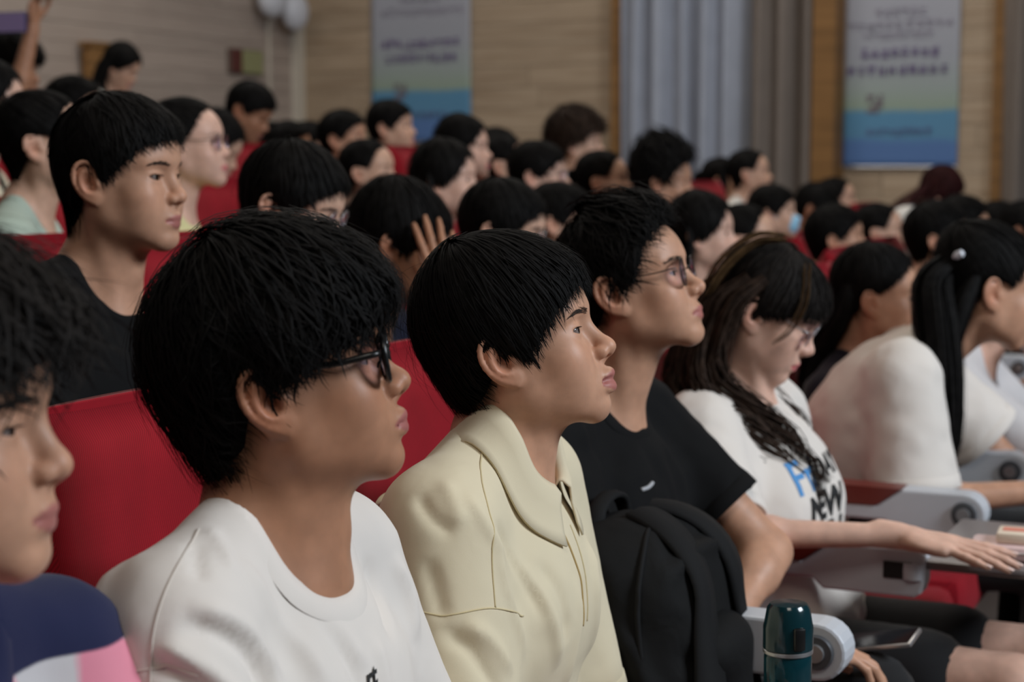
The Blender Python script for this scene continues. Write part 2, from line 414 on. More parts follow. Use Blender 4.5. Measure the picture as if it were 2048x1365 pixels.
fl = struct('floor', hbox(MB(), -6, 20, -9, .16, -.2, 0), M['floor'])
for r in range(1, 9):
    struct('floor_%d' % r, hbox(MB(), -6, 20, -.75 + PIT*r, .16 + PIT*(r if r < 8 else 12), -.2, RISE*r), M['floor'])
KC = at(603, 330, 14.8); KC[2] = 0; WD = unit(V(.865, -.502, 0)); WN = unit(V(-.502, -.865, 0)); WZ0, WZ1 = .2, 5.6
def wallframe(o, d, nrm): return Frame(np.stack([d, -nrm, V(0,0,1)], 1), o)       # x along the wall, y into the wall, z up
WS = wallframe(KC, WD, WN); WB = wallframe(KC - UH*15.0, UH, FH)
def wall(name, fr, L, mat, ph, gap=.003, z0=.2, z1=5.6, lens=(1.2, 2.4), vis=(0, 99), skip=()):
    o = link(name, MB().box((L/2, .12, (z0+z1)/2), (L, .2, z1-z0)).mesh(name), M['wall_core']); o['kind'] = 'structure'
    o.matrix_world = Matrix.Translation(Vector(fr.t)) @ Matrix(fr.R.tolist()).to_4x4()
    rnd = random.Random(3); k = 0; cache = {}
    while z0 + k*ph < z1:
        x = -rnd.uniform(0, 1.0)
        while x < L:
            w = rnd.choice([lens[0], (lens[0]+lens[1])/2, lens[1]]); a, b_ = max(x, 0), min(x+w, L); x += w
            if b_ - a < .05 or b_ < vis[0] or a > vis[1]: continue
            key = round(b_-a, 2)
            if key not in cache: cache[key] = MB().box((0,0,0), (b_-a-.004, .024, ph-gap), bev=.002).mesh('plank'); cache[key].materials.append(mat)
            p = link('plank', cache[key], None, o); p.location = ((a+b_)/2, .010 + rnd.uniform(-.002,.002), z0 + (k+.5)*ph)
        k += 1
    return o
ws = wall('wall_right', WS, 11.0, M['wood_side'], .165, z1=3.6, z0=-.2); wb = wall('wall_back', WB, 15.0, M['wood_back'], .13, z1=3.75, z0=.5, vis=(3, 15))
def fbox(fr, x0, x1, y0, y1, z0, z1, bev=0.):
    return MB().add(fr.pts([(x,y,z) for x in (x0,x1) for y in (y0,y1) for z in (z0,z1)]), [(0,1,3,2),(4,6,7,5),(0,4,5,1),(2,3,7,6),(0,2,6,4),(1,5,7,3)])
def wx(px):
    """distance along the side wall seen at a pixel column"""
    k = (px-1024)/FPX; o = KC; c = math.cos(PITCH); return (k*o[1]/1.0 - o[0])/(WD[0] - k*WD[1])
struct('trim_1', fbox(WB, 14.86, 15.0, -.05, .02, .6, 3.7), M['trim_pale'])
struct('trim_2', fbox(WB, 14.50, 14.53, -.015, .02, .6, 3.7), M['trim_pale'])
# window niches with curtains on the side wall
struct('trim_3', fbox(WS, wx(1238), wx(1253), -.16, .02, .6, 3.6), M['wood_trim'])
struct('trim_4', fbox(WS, wx(1640), wx(1684), -.22, .02, .6, 3.6), M['wood_trim'])
struct('trim_5', fbox(WS, wx(1984), wx(2006), -.10, .02, .6, 3.6), M['wood_trim'])
M['curtain'] = cloth('daylit_grey_curtain', lin(166,172,186), .85, 300, .1, .2, .05); M['curtain_dark'] = cloth('taupe_curtain', lin(128,118,111), .85, 300, .1, .2, .05)  # cool daylight is put into the first curtain's blue-grey; the taupe goes without
def curtain(x0, x1, mat, label, seed, pitch=.20):
    rnd = np.random.default_rng(seed); n = int((x1-x0)/.012); x = np.linspace(x0, x1, n); ph = np.cumsum(rnd.uniform(.6, 1.5, n))*.012/pitch*2*math.pi
    y = -.14 + .085*np.sin(ph) + .035*np.sin(.43*ph+2*seed) + .012*np.sin(2.3*ph+1); rows = []
    for z in np.linspace(.75, 3.6, 12): rows.append(WS.pts(np.stack([x + .006*np.sin(ph*.7+z*1.3), y + .006*np.sin(z*2+ph*.31), np.full(n, z)], 1)))
    p, f = strip(rows, False); c = thing('curtain', label, 'curtain', tuple(p.mean(0)*V(1,1,0)+V(0,0,.75)))
    o = link('curtain_panel', make_mesh('curtain_panel', p - V(*c.location), f), mat, c)
    sd = o.modifiers.new('thick', 'SOLIDIFY'); sd.thickness = .004
    m = MB().tube(WS.pts([(x0,-.14,3.58),(x1,-.14,3.58)]) - V(*c.location), .018, 8); m.build('curtain_rail', M['silver'], c, True); return c
curtain(wx(1254), wx(1500), M['curtain'], 'blue-grey pleated curtain nearest the left banner', 3); curtain(wx(1505), wx(1640), M['curtain_dark'], 'taupe pleated curtain beside the right banner\'s wooden post', 4, .19)
curtain(wx(2007), wx(2130), M['curtain_dark'], 'grey curtain at the right edge of the picture', 5)
# banners
def banner_mat(name, zt):
    N = NT(name); b = N.b; tc = N.n('ShaderNodeTexCoord'); sp = N.n('ShaderNodeSeparateXYZ'); N.l(tc, 'Object', sp, 0)
    wv = N.n('ShaderNodeTexNoise', Scale=2.2); N.l(tc, 'Object', wv, 'Vector'); ml = N.n('ShaderNodeMath', _operation='MULTIPLY_ADD'); ml.inputs[1].default_value = .10; N.l(wv, 'Fac', ml, 0); N.l(sp, 'Z', ml, 2)
    dv = N.n('ShaderNodeMath', _operation='DIVIDE'); dv.inputs[1].default_value = zt; N.l(ml, 0, dv, 0)
    r = N.ramp([(0., lin(92,140,178)), (.03, lin(88,122,176)), (.115, lin(86,122,176)), (.14, lin(92,142,178)), (.235, lin(90,144,180)), (.255, lin(150,168,152)), (.33, lin(158,170,168)), (.45, lin(164,168,178)), (1., lin(182,182,194))])
    N.l(dv, 0, r, 'Fac'); N.l(r, 'Color', '', 'Base Color'); b.inputs['Roughness'].default_value = .55; return N.m
M['print_violet'] = plain('violet_print', lin(118,104,144), .6); M['print_soft'] = plain('pale_violet_print', lin(162,158,174), .6); M['print_rose'] = plain('rose_print', lin(122,110,120), .6); M['print_blue'] = plain('slate_print', lin(96,108,152), .6)
def glyphs(mb, x0, x1, z, h, n, rnd, y=-.0075):
    """a line of small block characters, each a few strokes"""
    w = (x1-x0)/n
    for i in range(n):
        c = x0 + (i+.5)*w; s = w*.40
        for _ in range(5):
            if rnd.random() < .55: mb.box((c + rnd.uniform(-.1,.1)*s, y, z + rnd.uniform(-.45,.45)*h), (2*s*rnd.uniform(.6,1), .002, h*.16))
            else: mb.box((c + rnd.uniform(-.7,.7)*s, y, z + rnd.uniform(-.1,.1)*h), (h*.16, .002, h*rnd.uniform(.6,1)))
def banner(x0, x1, z0, z1, label, rows, seal, low, seed):
    w = x1 - x0; t = thing('banner', label, 'banner', tuple(WS.pt(((x0+x1)/2, -.02, z0)))); t.rotation_euler = Matrix(WS.R.tolist()).to_euler()
    H = z1 - z0; nx, nz = 24, 40; X, Z = np.meshgrid(np.linspace(-w/2, w/2, nx), np.linspace(0, H, nz)); Y = -.003 + .004*np.sin(X*5+Z*2)
    me = make_mesh('sheet', np.stack([X, Y, Z], -1).reshape(-1,3), np.array([(j*nx+i, j*nx+i+1, (j+1)*nx+i+1, (j+1)*nx+i) for j in range(nz-1) for i in range(nx-1)]))
    s = link('sheet', me, banner_mat('banner_print', H), t); s.modifiers.new('thick', 'SOLIDIFY').thickness = .002
    MB().tube([(-w/2-.02,-.006,H),(w/2+.02,-.006,H)], .012, 8).build('rod', M['silver'], t, True); MB().tube([(-w/2,-.006,0),(w/2,-.006,0)], .008, 8).build('hem_bar', M['silver'], t, True)
    rnd = random.Random(seed)
    for (a, b_, zf, h, n, mt) in rows:
        m = MB(); glyphs(m, (a-.5)*w, (b_-.5)*w, zf*H, h, n, rnd, -.010); m.build('lettering', M[mt], t)['kind'] = 'stuff'
    m = MB()
    for i in range(4):
        for j in range(4):
            if (i*3+j*5) % 4 != 1: m.box(((seal-.5)*w + (i-1.5)*.030, -.010, low*H + (j-1.5)*.034), (.024,.002,.027))
    m.build('emblem', M['print_rose'], t)['kind'] = 'stuff'
    return t
def wz(px, py): p = WS.pt((wx(px), 0, 0)); return CAMZ - (py-330)/FPX*p[1]
b1z = wz(848, 285); b2z = wz(1797, 334)
banner(wx(749), wx(945), b1z, b1z + 1.9, 'vertical blue and lavender banner between the wall corner and the curtain', [(.10,.90,.415,.075,10,'print_violet'),(.14,.88,.355,.075,9,'print_violet'),(.10,.95,.55,.06,11,'print_soft'),(.3,.7,.60,.06,6,'print_soft'),(.35,.8,.115,.05,7,'print_blue')], .30, .215, 5)
banner(wx(1684), wx(1911), b2z, b2z + 1.8, 'vertical blue and lavender banner right of the curtains', [(.14,.84,.437,.072,8,'print_violet'),(.02,.92,.370,.072,10,'print_violet'),(.16,.78,.508,.05,9,'print_soft'),(.02,.95,.546,.055,11,'print_soft'),(.26,.72,.594,.055,6,'print_soft'),(.2,.78,.136,.05,9,'print_blue')], .28, .244, 8)
# fittings on the back wall
def bx_(px): k = (px-1024)/FPX; o = WB.t; return (k*o[1]-o[0])/(UH[0]-k*UH[1])
def bpt(px, py, y=0.): x = bx_(px); p = WB.pt((x, y, 0)); return x, CAMZ - (py-330)/FPX*p[1]
M['white_plastic'] = plain('white_plastic', lin(214,216,224), .4); M['sign_red'] = plain('dark_red_sign', lin(92,44,40), .5); M['sign_green'] = plain('pale_green_sign', lin(150,150,108), .5)
x, z = bpt(540, 12); t = thing('wall_speaker', 'white twin wall speaker high on the back wall near the corner', 'speaker', tuple(WB.pt((x, 0, z)))); t.rotation_euler = Matrix(WB.R.tolist()).to_euler()
MB().box((0,-.06,.02), (.10,.12,.08), bev=.01).build('bracket', M['white_plastic'], t, True)
for dx, dz in ((-.17,.02), (.17,-.06)):
    f_ = Field(); f_.ell((dx,-.16,dz), (.15,.10,.16), .01); p, q = f_.mesh(.015); o = link('speaker_box', make_mesh('speaker_box', p, q), M['white_plastic'], t)
x, z = bpt(492, 127); t = thing('exit_sign', 'small dark red and pale green sign on the back wall', 'sign', tuple(WB.pt((x, 0, z)))); t.rotation_euler = Matrix(WB.R.tolist()).to_euler()
MB().box((0,-.02,0), (.46,.03,.20), bev=.006).build('box', M['wall_core'], t); MB().box((-.15,-.04,0), (.15,.012,.18), bev=.004).build('red_panel', M['sign_red'], t); MB().box((.08,-.04,0), (.29,.012,.18), bev=.004).build('green_panel', M['sign_green'], t)
x, z = bpt(179, 145); t = thing('wooden_post', 'honey wood post standing at the back wall behind the seated woman', 'post', tuple(WB.pt((x, -.1, RISE*8)))); t.rotation_euler = Matrix(WB.R.tolist()).to_euler()
hpost = z + .17 - RISE*8
MB().box((0,0,hpost/2), (.20,.09,hpost), bev=.01).build('board', M['wood_trim'], t); MB().box((0,0,hpost+.01), (.24,.12,.03), bev=.006).build('cap', M['wood_trim'], t)
# ------------------------------------------------------------------ seats
M['arm_grey'] = plain('grey_arm_metal', lin(196,199,205), .40, .05); M['arm_wood'] = plain('dark_red_wood', lin(104,34,26), .3); M['slot'] = plain('dark_slot', (.008,.008,.008,1), .6); M['seat_shell'] = plain('seat_shell', lin(44,20,18), .5); M['tablet'] = plain('tablet_grey', lin(120,112,112), .35); M['steel'] = plain('grey_steel', lin(90,92,96), .4, .5)
def pad_mesh():
    """upholstered back: gently hollow, rounded edges, leaning back"""
    nx, nz = 15, 17; P = []; th = .085
    for side in (0, 1):
        for j in range(nz):
            for i in range(nx):
                a = i/(nx-1)*2-1; b = j/(nz-1)*2-1; e = (1-abs(a)**14)**.5*(1-abs(b)**16)**.5 if max(abs(a), abs(b)) < 1 else 0
                y = a*.2705; z = .760 + b*.320; lx = -.02 - (z-.45)*.13
                x = lx + (.045*e - .030*(1-a*a) + .012*math.cos(b*2.2) if side == 0 else -.045*e - .012)
                P.append((x, y, z))
    F = []; o = nx*nz
    for j in range(nz-1):
        for i in range(nx-1):
            q = (j*nx+i, j*nx+i+1, (j+1)*nx+i+1, (j+1)*nx+i); F.append(q); F.append(tuple(k+o for k in q[::-1]))
    b = [i for i in range(nx)] + [j*nx+nx-1 for j in range(1, nz)] + [(nz-1)*nx+i for i in range(nx-2, -1, -1)] + [j*nx for j in range(nz-2, 0, -1)]
    for i in range(len(b)): F.append((b[i], b[i]+o, b[(i+1) % len(b)]+o, b[(i+1) % len(b)]))
    return MB().add(P, F).mesh('backrest', 'all')
def arm_profile(closed):
    g = [(-.02,.612),(.31,.612),(.33,.594)]
    if closed: g += [(.47+.043*math.sin(a), .637-.043*math.cos(a)) for a in np.linspace(0, math.pi, 12)]
    else: g += [(.49,.594),(.502,.602),(.507,.62),(.507,.66),(.502,.672),(.49,.68)]
    return g + [(.345,.680),(.292,.642),(-.02,.642)]
SEATM = {}
def seat_meshes():
    SEATM['backrest'] = pad_mesh(); SEATM['backrest'].materials.append(M['red'])
    SEATM['back_shell'] = MB().box((-.105,0,.70), (.014,.50,.52), rot('y', -7.4), .006).mesh('back_shell', True); SEATM['back_shell'].materials.append(M['seat_shell'])
    f = Field(); 
    SEATM['seat_cushion'] = MB().box((.225,0,.425), (.47,.50,.11), rot('y', -3), .028).mesh('seat_cushion', True); SEATM['seat_cushion'].materials.append(M['red'])
    SEATM['leg'] = MB().box((.10,-.276,.31), (.10,.035,.60), bev=.008).box((.12,-.276,.015), (.30,.06,.03), bev=.006).mesh('leg', True); SEATM['leg'].materials.append(M['steel'])
    for c in (0, 1):
        m = MB().prism(arm_profile(c), 1, -.306, -.246).mesh('armrest'+'_ab'[c], False); bm = bmesh.new(); bm.from_mesh(m); bmesh.ops.bevel(bm, geom=[e for e in bm.edges if e.calc_face_angle(0) > 1.2], offset=.005, segments=2, profile=.5, affect='EDGES'); bm.to_mesh(m); bm.free()
        m.materials.append(M['arm_grey']); SEATM['armrest', c] = m
    SEATM['arm_pad'] = MB().prism([(-.02,.6425),(.292,.6425),(.344,.6805),(-.02,.684)], 1, -.308, -.244).mesh('arm_pad'); SEATM['arm_pad'].materials.append(M['arm_wood'])
    Ry = np.stack([V(0,0,1), V(1,0,0), V(0,1,0)], 1)
    SEATM['hinge_disc'] = MB().lathe([(.0,-.005),(.024,-.005),(.026,.0),(.026,.004)], 24, (.47,-.3085,.638), Ry).mesh('hinge_disc', True); SEATM['hinge_disc'].materials.append(M['steel'])
    SEATM['hinge_cap'] = MB().lathe([(.0,-.004),(.013,-.004),(.014,.0),(.014,.004)], 20, (.47,-.3145,.638), Ry).mesh('hinge_cap', True); SEATM['hinge_cap'].materials.append(M['silver'])
    SEATM['hinge_slot'] = MB().box((.462,-.3065,.641), (.050,.006,.030), bev=.002).mesh('hinge_slot'); SEATM['hinge_slot'].materials.append(M['slot'])
    SEATM['hinge_barrel'] = MB().lathe([(.0,-.014),(.020,-.014),(.0205,0),(.020,.014),(.0,.014)], 20, (.487,-.296,.641)).mesh('hinge_barrel', True); SEATM['hinge_barrel'].materials.append(M['arm_grey'])
seat_meshes()
def seat(u, row, label, closed=1, tablet=False):
    t = thing('auditorium_seat', label, 'seat', tuple(hall(u, PIT*row, RISE*row)), math.atan2(FH[1], FH[0]), 'red auditorium seats')
    for k in ('backrest', 'back_shell', 'seat_cushion', 'leg'): link(k, SEATM[k], None, t)
    a = link('armrest', SEATM['armrest', closed], None, t); link('arm_pad', SEATM['arm_pad'], None, a)
    if closed: d = link('hinge_disc', SEATM['hinge_disc'], None, a); link('hinge_cap', SEATM['hinge_cap'], None, a)
    else: link('hinge_slot', SEATM['hinge_slot'], None, a); link('hinge_barrel', SEATM['hinge_barrel'], None, a)
    if tablet: MB().box((.64,-.09,.650), (.30,.40,.018), bev=.008).build('writing_tablet', M['tablet'], t, True)
    return t
# ------------------------------------------------------------------ people: heads, ears, hands, bodies
def ear(f, sx, out=22., sc=1.):
    """ear on side sx (-1 right); e1 back to front, e2 up, e3 outwards"""
    base = f.f; M = np.diag([1., -sx, 1.])          # designed for the right side (y < 0)
    tilt = rot('z', out) @ rot('y', -10)
    R = M @ tilt @ np.diag([1., 1., 1.])
    if np.linalg.det(R) < 0: R = R @ np.diag([1., -1., 1.]); sy = 1
    else: sy = -1
    f.f = base.mul(Frame(R, V(-.002, .0700*sx, .002), sc))
    q = lambda x, y, z: (x, sy*y, z)
    f.ell(q(-.014,.0035,.003), (.0190,.0068,.0315), .008)
    f.ell(q(-.004,.004,-.024), (.0095,.0045,.0095), .006)
    H = [q(-.004,.004,.001), q(.003,.006,.012), q(.003,.0085,.023), q(-.003,.0095,.0315), q(-.013,.0105,.0355), q(-.0235,.0115,.032), q(-.0305,.011,.022), q(-.0325,.0095,.009), q(-.0295,.008,-.005), q(-.0225,.0065,-.0165), q(-.013,.005,-.0255), q(-.004,.005,-.031), q(.003,.003,-.025)]
    f.chain(spline(H, 22), [.0034]*22, .0022)
    A = [q(-.006,.006,.021), q(-.0165,.009,.020), q(-.0225,.0095,.010), q(-.022,.0085,-.002), q(-.016,.0075,-.0125), q(-.007,.0065,-.016)]
    f.chain(spline(A, 12), [.0034]*12, .003)
    f.ell(q(-.0085,.012,-.001), (.0095,.0105,.0125), .003, -1)
    f.ell(q(.0035,.005,-.002), (.0046,.0060,.0068), .006)
    f.ell(q(-.006,.014,.011), (.006,.008,.006), .004, -1)
    f.f = base
def head(f, o):
    """head in the frame f.f: x forward, y left, z up, origin between the ear holes; o = look options"""
    g = o.get; w = g('wide', 1.); jaw = g('jaw', 1.); nz = g('nose', 1.); fem = g('fem', 0.)
    f.ell((-.004,0,.046), (.096,.0755*w,.083), .01)
    f.ell((.036,0,.043), (.0575,.061*w,.052), .025)
    f.ell((.030,0,-.012), (.0580,.0595*w,.056), .02)
    f.ell((.052,0,-.050), (.0435,.038*w,.034), .025)
    f.ell((.026,0,-.052), (.048,.047*w*jaw,.032), .02)
    f.con((.006,.049*w*jaw,-.046), (.072,.015,-.0865), .0150, .0140, .030, mir=True)
    f.con((.008,.052*w,-.005), (.008,.0490*w*jaw,-.046), .016, .015, .03, mir=True)
    f.ell((.0795+g('chin',-.004),0,-.0870), (.0150,.0195,.0150), .018)
    f.ell((.058,.0425*w,-.016), (.022,.0205,.022), .028, mir=True)
    f.ell((.050,.032*w,-.045), (.030,.024,.034), .030, mir=True)
    f.con((.0840,.009,.0345), (.068,.044,.0345), .0090, .0080, .016, mir=True)
    # eyes
    f.ell((.103,.0325,.0125), (.0175,.0195,.0115), .018, -1, mir=True)
    f.gau((.086,.019,.008), (.008,.006,.008), -.0022, mir=True)
    # nose
    tp = g('tip', 0.)
    f.con((.0845,0,.020), (.1015+tp*.7,0,-.0125), .0068*nz, .0086*nz, .013)
    f.ell((.1060+tp,0,-.0200), (.0105,.0115*nz,.0098), .009)
    f.ell((.0970+tp*.5,.0132*nz,-.0245), (.0105,.0066,.0080), .006, mir=True)
    f.con((.1045+tp,0,-.0265), (.098,0,-.034), .0048, .0048, .006)
    f.ell((.1020+tp,.0062*nz,-.0322), (.0058,.0034,.0040), .002, -1, R=rot('y', 25), mir=True)
    f.gau((.095,.0215*nz,-.028), (.008,.0035,.007), -.0014, mir=True)
    # mouth: the lips part by g('open')
    op = g('open', 0.); lp = g('lip', 1.); pr = g('pout', 0.)
    f.ell((.068+pr,0,-.0560-op*.5), (.0275,.026,.0165), .018)
    f.chain(spline([(.0805,-.0255,-.0578),(.0922+pr,-.013,-.0532),(.0970+pr,0,-.0515),(.0922+pr,.013,-.0532),(.0805,.0255,-.0578)], 9), [.0024,.0036,.0045*lp,.0050*lp,.0052*lp,.0050*lp,.0045*lp,.0036,.0024], .005)
    f.chain(spline([(.0795,-.0240,-.0590-op*.3),(.0902+pr,-.013,-.0625-op),(.0940+pr,0,-.0640-op),(.0902+pr,.013,-.0625-op),(.0795,.0240,-.0590-op*.3)], 9), [.0022,.0036,.0050*lp,.0056*lp,.0058*lp,.0056*lp,.0050*lp,.0036,.0022], .005)
    f.chain(spline([(.0850,-.0275,-.0592),(.0990+pr,-.013,-.0580),(.1050+pr,0,-.0573-op*.5),(.0990+pr,.013,-.0580),(.0850,.0275,-.0592)], 9), [.0009]+[.0013+op*.35]*7+[.0009], .0016, -1)
    f.gau((.090,0,-.0765), (.008,.016,.0055), -.0018)
    f.gau((.099,0,-.0425), (.006,.0032,.006), -.0010)
    f.gau((.084,.030,-.045), (.008,.0035,.012), -.0007, R=rot('x', 25), mir=True)
    # eyelids last, as a shell round the eyeball with a slit
    cl = g('lid', 0.)                                # 1 = closed / looking down
    f.ell((.0730,.0315,.0115), (.0138,.0152,.0130), .007, mir=True)
    f.gau((.083,.034,.0225), (.008,.014,.0022), -.0009, mir=True)
    if cl < .9:
        f.ell((.0850,.0325,.0106), (.0165,.0150,.0041*(1-cl*.7)), .0016, -1, R=rot('x', 7), mir=True)
    ear(f, -1, g('earout', 17.)); ear(f, 1, g('earout', 17.))
def lipmask(L, op=0.):
    """0..1 lip colour for points in head space"""
    x, y, z = L[:,0], L[:,1], L[:,2]
    t = np.clip(np.abs(y) / .0258, 0, 1)
    top = -.0462 - .0095*t**1.6 + .0012*np.exp(-(y/.003)**2)*-1; bot = -.0712 - op*1.1 + .0125*t**1.8
    m = np.clip((top - z)/.0016, 0, 1) * np.clip((z - bot)/.0018, 0, 1) * np.clip((.0268-np.abs(y))/.002, 0, 1) * np.clip((x-.072)/.004, 0, 1)
    return m
def nostril(L):
    return np.zeros(len(L))
def hand(f, fr, side, curl=(25,20,20,22), thumb=(30,20), spread=6., scale=1., tcurl=20):
    """hand in frame fr: x to the fingers, z out of the back of the hand; side -1 right: thumb towards +y; returns nail frames"""
    base = f.f; f.f = base.mul(fr) if fr is not None else base
    f.f = Frame(f.f.R, f.f.t, f.f.sc*scale)
    s = 1. if side < 0 else -1.
    f.con((-.045,0,0), (.005,0,0), .0225, .021, .01)
    f.ell((.042,-.006*s,0), (.046,.036,.0125), .012)
    f.con((.012,.012*s,-.002), (.075,.026*s,0), .014, .0105, .012)
    f.con((.012,-.012*s,-.002), (.068,-.031*s,-.002), .014, .0095, .012)
    nails = []
    L = [(.042,.026,.020), (.046,.030,.021), (.043,.028,.021), (.033,.020,.019)]
    Y = [.0265,.0085,-.0105,-.0285]; X = [.083,.087,.083,.074]; Rr = [.0088,.0090,.0085,.0075]
    for i in range(4):
        a = math.radians((1.2-i)*spread*s); c = curl[i]; p = V(X[i], Y[i]*s, 0); ang = 0.; r = Rr[i]
        for j in range(3):
            ang += math.radians(c*(1.0,1.2,.7)[j]); d = V(math.cos(ang)*math.cos(a), math.cos(ang)*math.sin(a), -math.sin(ang))
            q = p + d*L[i][j]; f.con(p, q, r, r*(.93,.9,.82)[j], .0035); r *= (.93,.9,.82)[j]
            if j == 2:
                up = V(math.sin(ang)*math.cos(a), math.sin(ang)*math.sin(a), math.cos(ang)); nails.append((f.f.pt(q), f.f.R @ d, f.f.R @ up, r*f.f.sc))
            p = q
    a = math.radians(thumb[0]*s); p = V(.018,.020*s,-.006); dn = math.radians(thumb[1]); r = .0125
    for j, l in enumerate((.042,.034,.026)):
        d = V(math.cos(a)*math.cos(dn), math.sin(a)*math.cos(dn), -math.sin(dn)); q = p + d*l
        f.con(p, q, r, r*(.85,.92,.82)[j], .006); r *= (.85,.92,.82)[j]; a -= math.radians(tcurl*s)
        if j == 2:
            sd = unit(V(-math.sin(a)*.6, math.cos(a)*.6, .9)); nails.append((f.f.pt(q), f.f.R @ d, f.f.R @ sd, r*f.f.sc))
        p = q
    f.f = base
    return nails
# ------------------------------------------------------------------ hair
HC = V(0, 0, .035)
class Scalp:
    """hair laid along meridians that run from the crown; phi 0 = forehead, theta from the crown in degrees"""
    def __init__(s, o, tilt=25., yawc=0.):
        f = Field(); h = dict(o)
        g = h.get; w = g('wide', 1.); jaw = g('jaw', 1.)
        f.ell((-.004,0,.046), (.096,.0755*w,.083), .01); f.ell((.036,0,.043), (.0575,.061*w,.052), .025)
        f.ell((.030,0,-.012), (.0580,.0595*w,.056), .02); f.con((-.028,0,-.02), (-.034,0,-.17), .050, .052, .04)
        f.ell((.052,0,-.050), (.0435,.038*w,.034), .025)
        s.e3 = rot('z', yawc) @ V(-math.sin(math.radians(tilt)), 0, math.cos(math.radians(tilt)))
        s.e1 = unit(V(1,0,0) - s.e3*s.e3[0]); s.e2 = np.cross(s.e3, s.e1)
        s.np, s.nt = 72, 60; s.tm = 150.
        ph = np.radians(np.arange(s.np) * 360 / s.np); th = np.radians(np.linspace(0, s.tm, s.nt))
        PH, TH = np.meshgrid(ph, th, indexing='ij'); d = s.dirs(np.degrees(PH).ravel(), np.degrees(TH).ravel())
        lo = np.full(len(d), .02); hi = np.full(len(d), .2)
        for _ in range(16):
            m = (lo+hi)/2; q = f.at(HC + d*m[:,None]); lo = np.where(q < 0, m, lo); hi = np.where(q < 0, hi, m)
        s.r = ((lo+hi)/2).reshape(s.np, s.nt)
    def dirs(s, ph, th):
        a = np.radians(ph); b = np.radians(th)
        return (np.sin(b)*np.cos(a))[:,None]*s.e1 + (np.sin(b)*np.sin(a))[:,None]*s.e2 + np.cos(b)[:,None]*s.e3
    def pos(s, ph, th, off):
        ph = np.asarray(ph, float); th = np.asarray(th, float); sh = ph.shape; ph = ph.ravel(); th = th.ravel(); ph = np.where(th < 0, ph + 180, ph); th = np.clip(np.abs(th), 0, s.tm-.01)
        x = (ph % 360) * s.np/360; i = x.astype(int) % s.np; fx = x - x.astype(int); j = (i+1) % s.np
        y = th/s.tm*(s.nt-1); k = np.minimum(y.astype(int), s.nt-2); fy = y-k
        r = (s.r[i,k]*(1-fx)+s.r[j,k]*fx)*(1-fy) + (s.r[i,k+1]*(1-fx)+s.r[j,k+1]*fx)*fy
        return (HC + s.dirs(ph, th)*(r + np.broadcast_to(off, sh).ravel())[:,None]).reshape(sh + (3,))
def tab(T, ph):
    """look a style table up at the azimuth (mirrored unless it holds negative angles)"""
    k = np.array([t[0] for t in T], float); v = np.array([t[1] for t in T], float); ph = (np.asarray(ph, float) + 180) % 360 - 180
    if k.min() >= 0: ph = np.abs(ph)
    return np.interp(ph, k, v)
def thick(st, ph, th):
    u = np.clip(th / 110., 0, 1.3)
    t = tab(st['thick'], ph) * (1 - .25*u) + st.get('top', 0.) * np.exp(-(th/55.)**2)
    return t
def ribbons(C, W, Nr, rng, seg_w=None):
    """flat tapering ribbons along the curves C (n, m, 3) with width W (n,), facing Nr (n, m, 3)"""
    n, m, _ = C.shape
    T = np.gradient(C, axis=1); T /= np.linalg.norm(T, axis=2, keepdims=True) + 1e-12
    S = np.cross(T, Nr); S /= np.linalg.norm(S, axis=2, keepdims=True) + 1e-12
    prof = np.interp(np.linspace(0,1,m), [0,.12,.6,1], [.5,1,.85,.06]) if seg_w is None else seg_w
    D = S * (W[:,None]*prof[None,:])[:,:,None] * .5
    mid = Nr * (W[:,None]*prof[None,:])[:,:,None] * .22
    if W.mean() > .0029:
        P = np.stack([C - D, C + D], 2).reshape(-1, 3); i = (np.arange(n)[:,None]*m + np.arange(m-1)[None,:])*2
        return P, np.stack([i, i+1, i+3, i+2], -1).reshape(-1,4)
    P = np.stack([C - D, C + mid, C + D], 2).reshape(-1, 3)
    i = (np.arange(n)[:,None]*m + np.arange(m-1)[None,:])*3
    F = np.concatenate([np.stack([i, i+1, i+4, i+3], -1).reshape(-1,4), np.stack([i+1, i+2, i+5, i+4], -1).reshape(-1,4)])
    return P, F
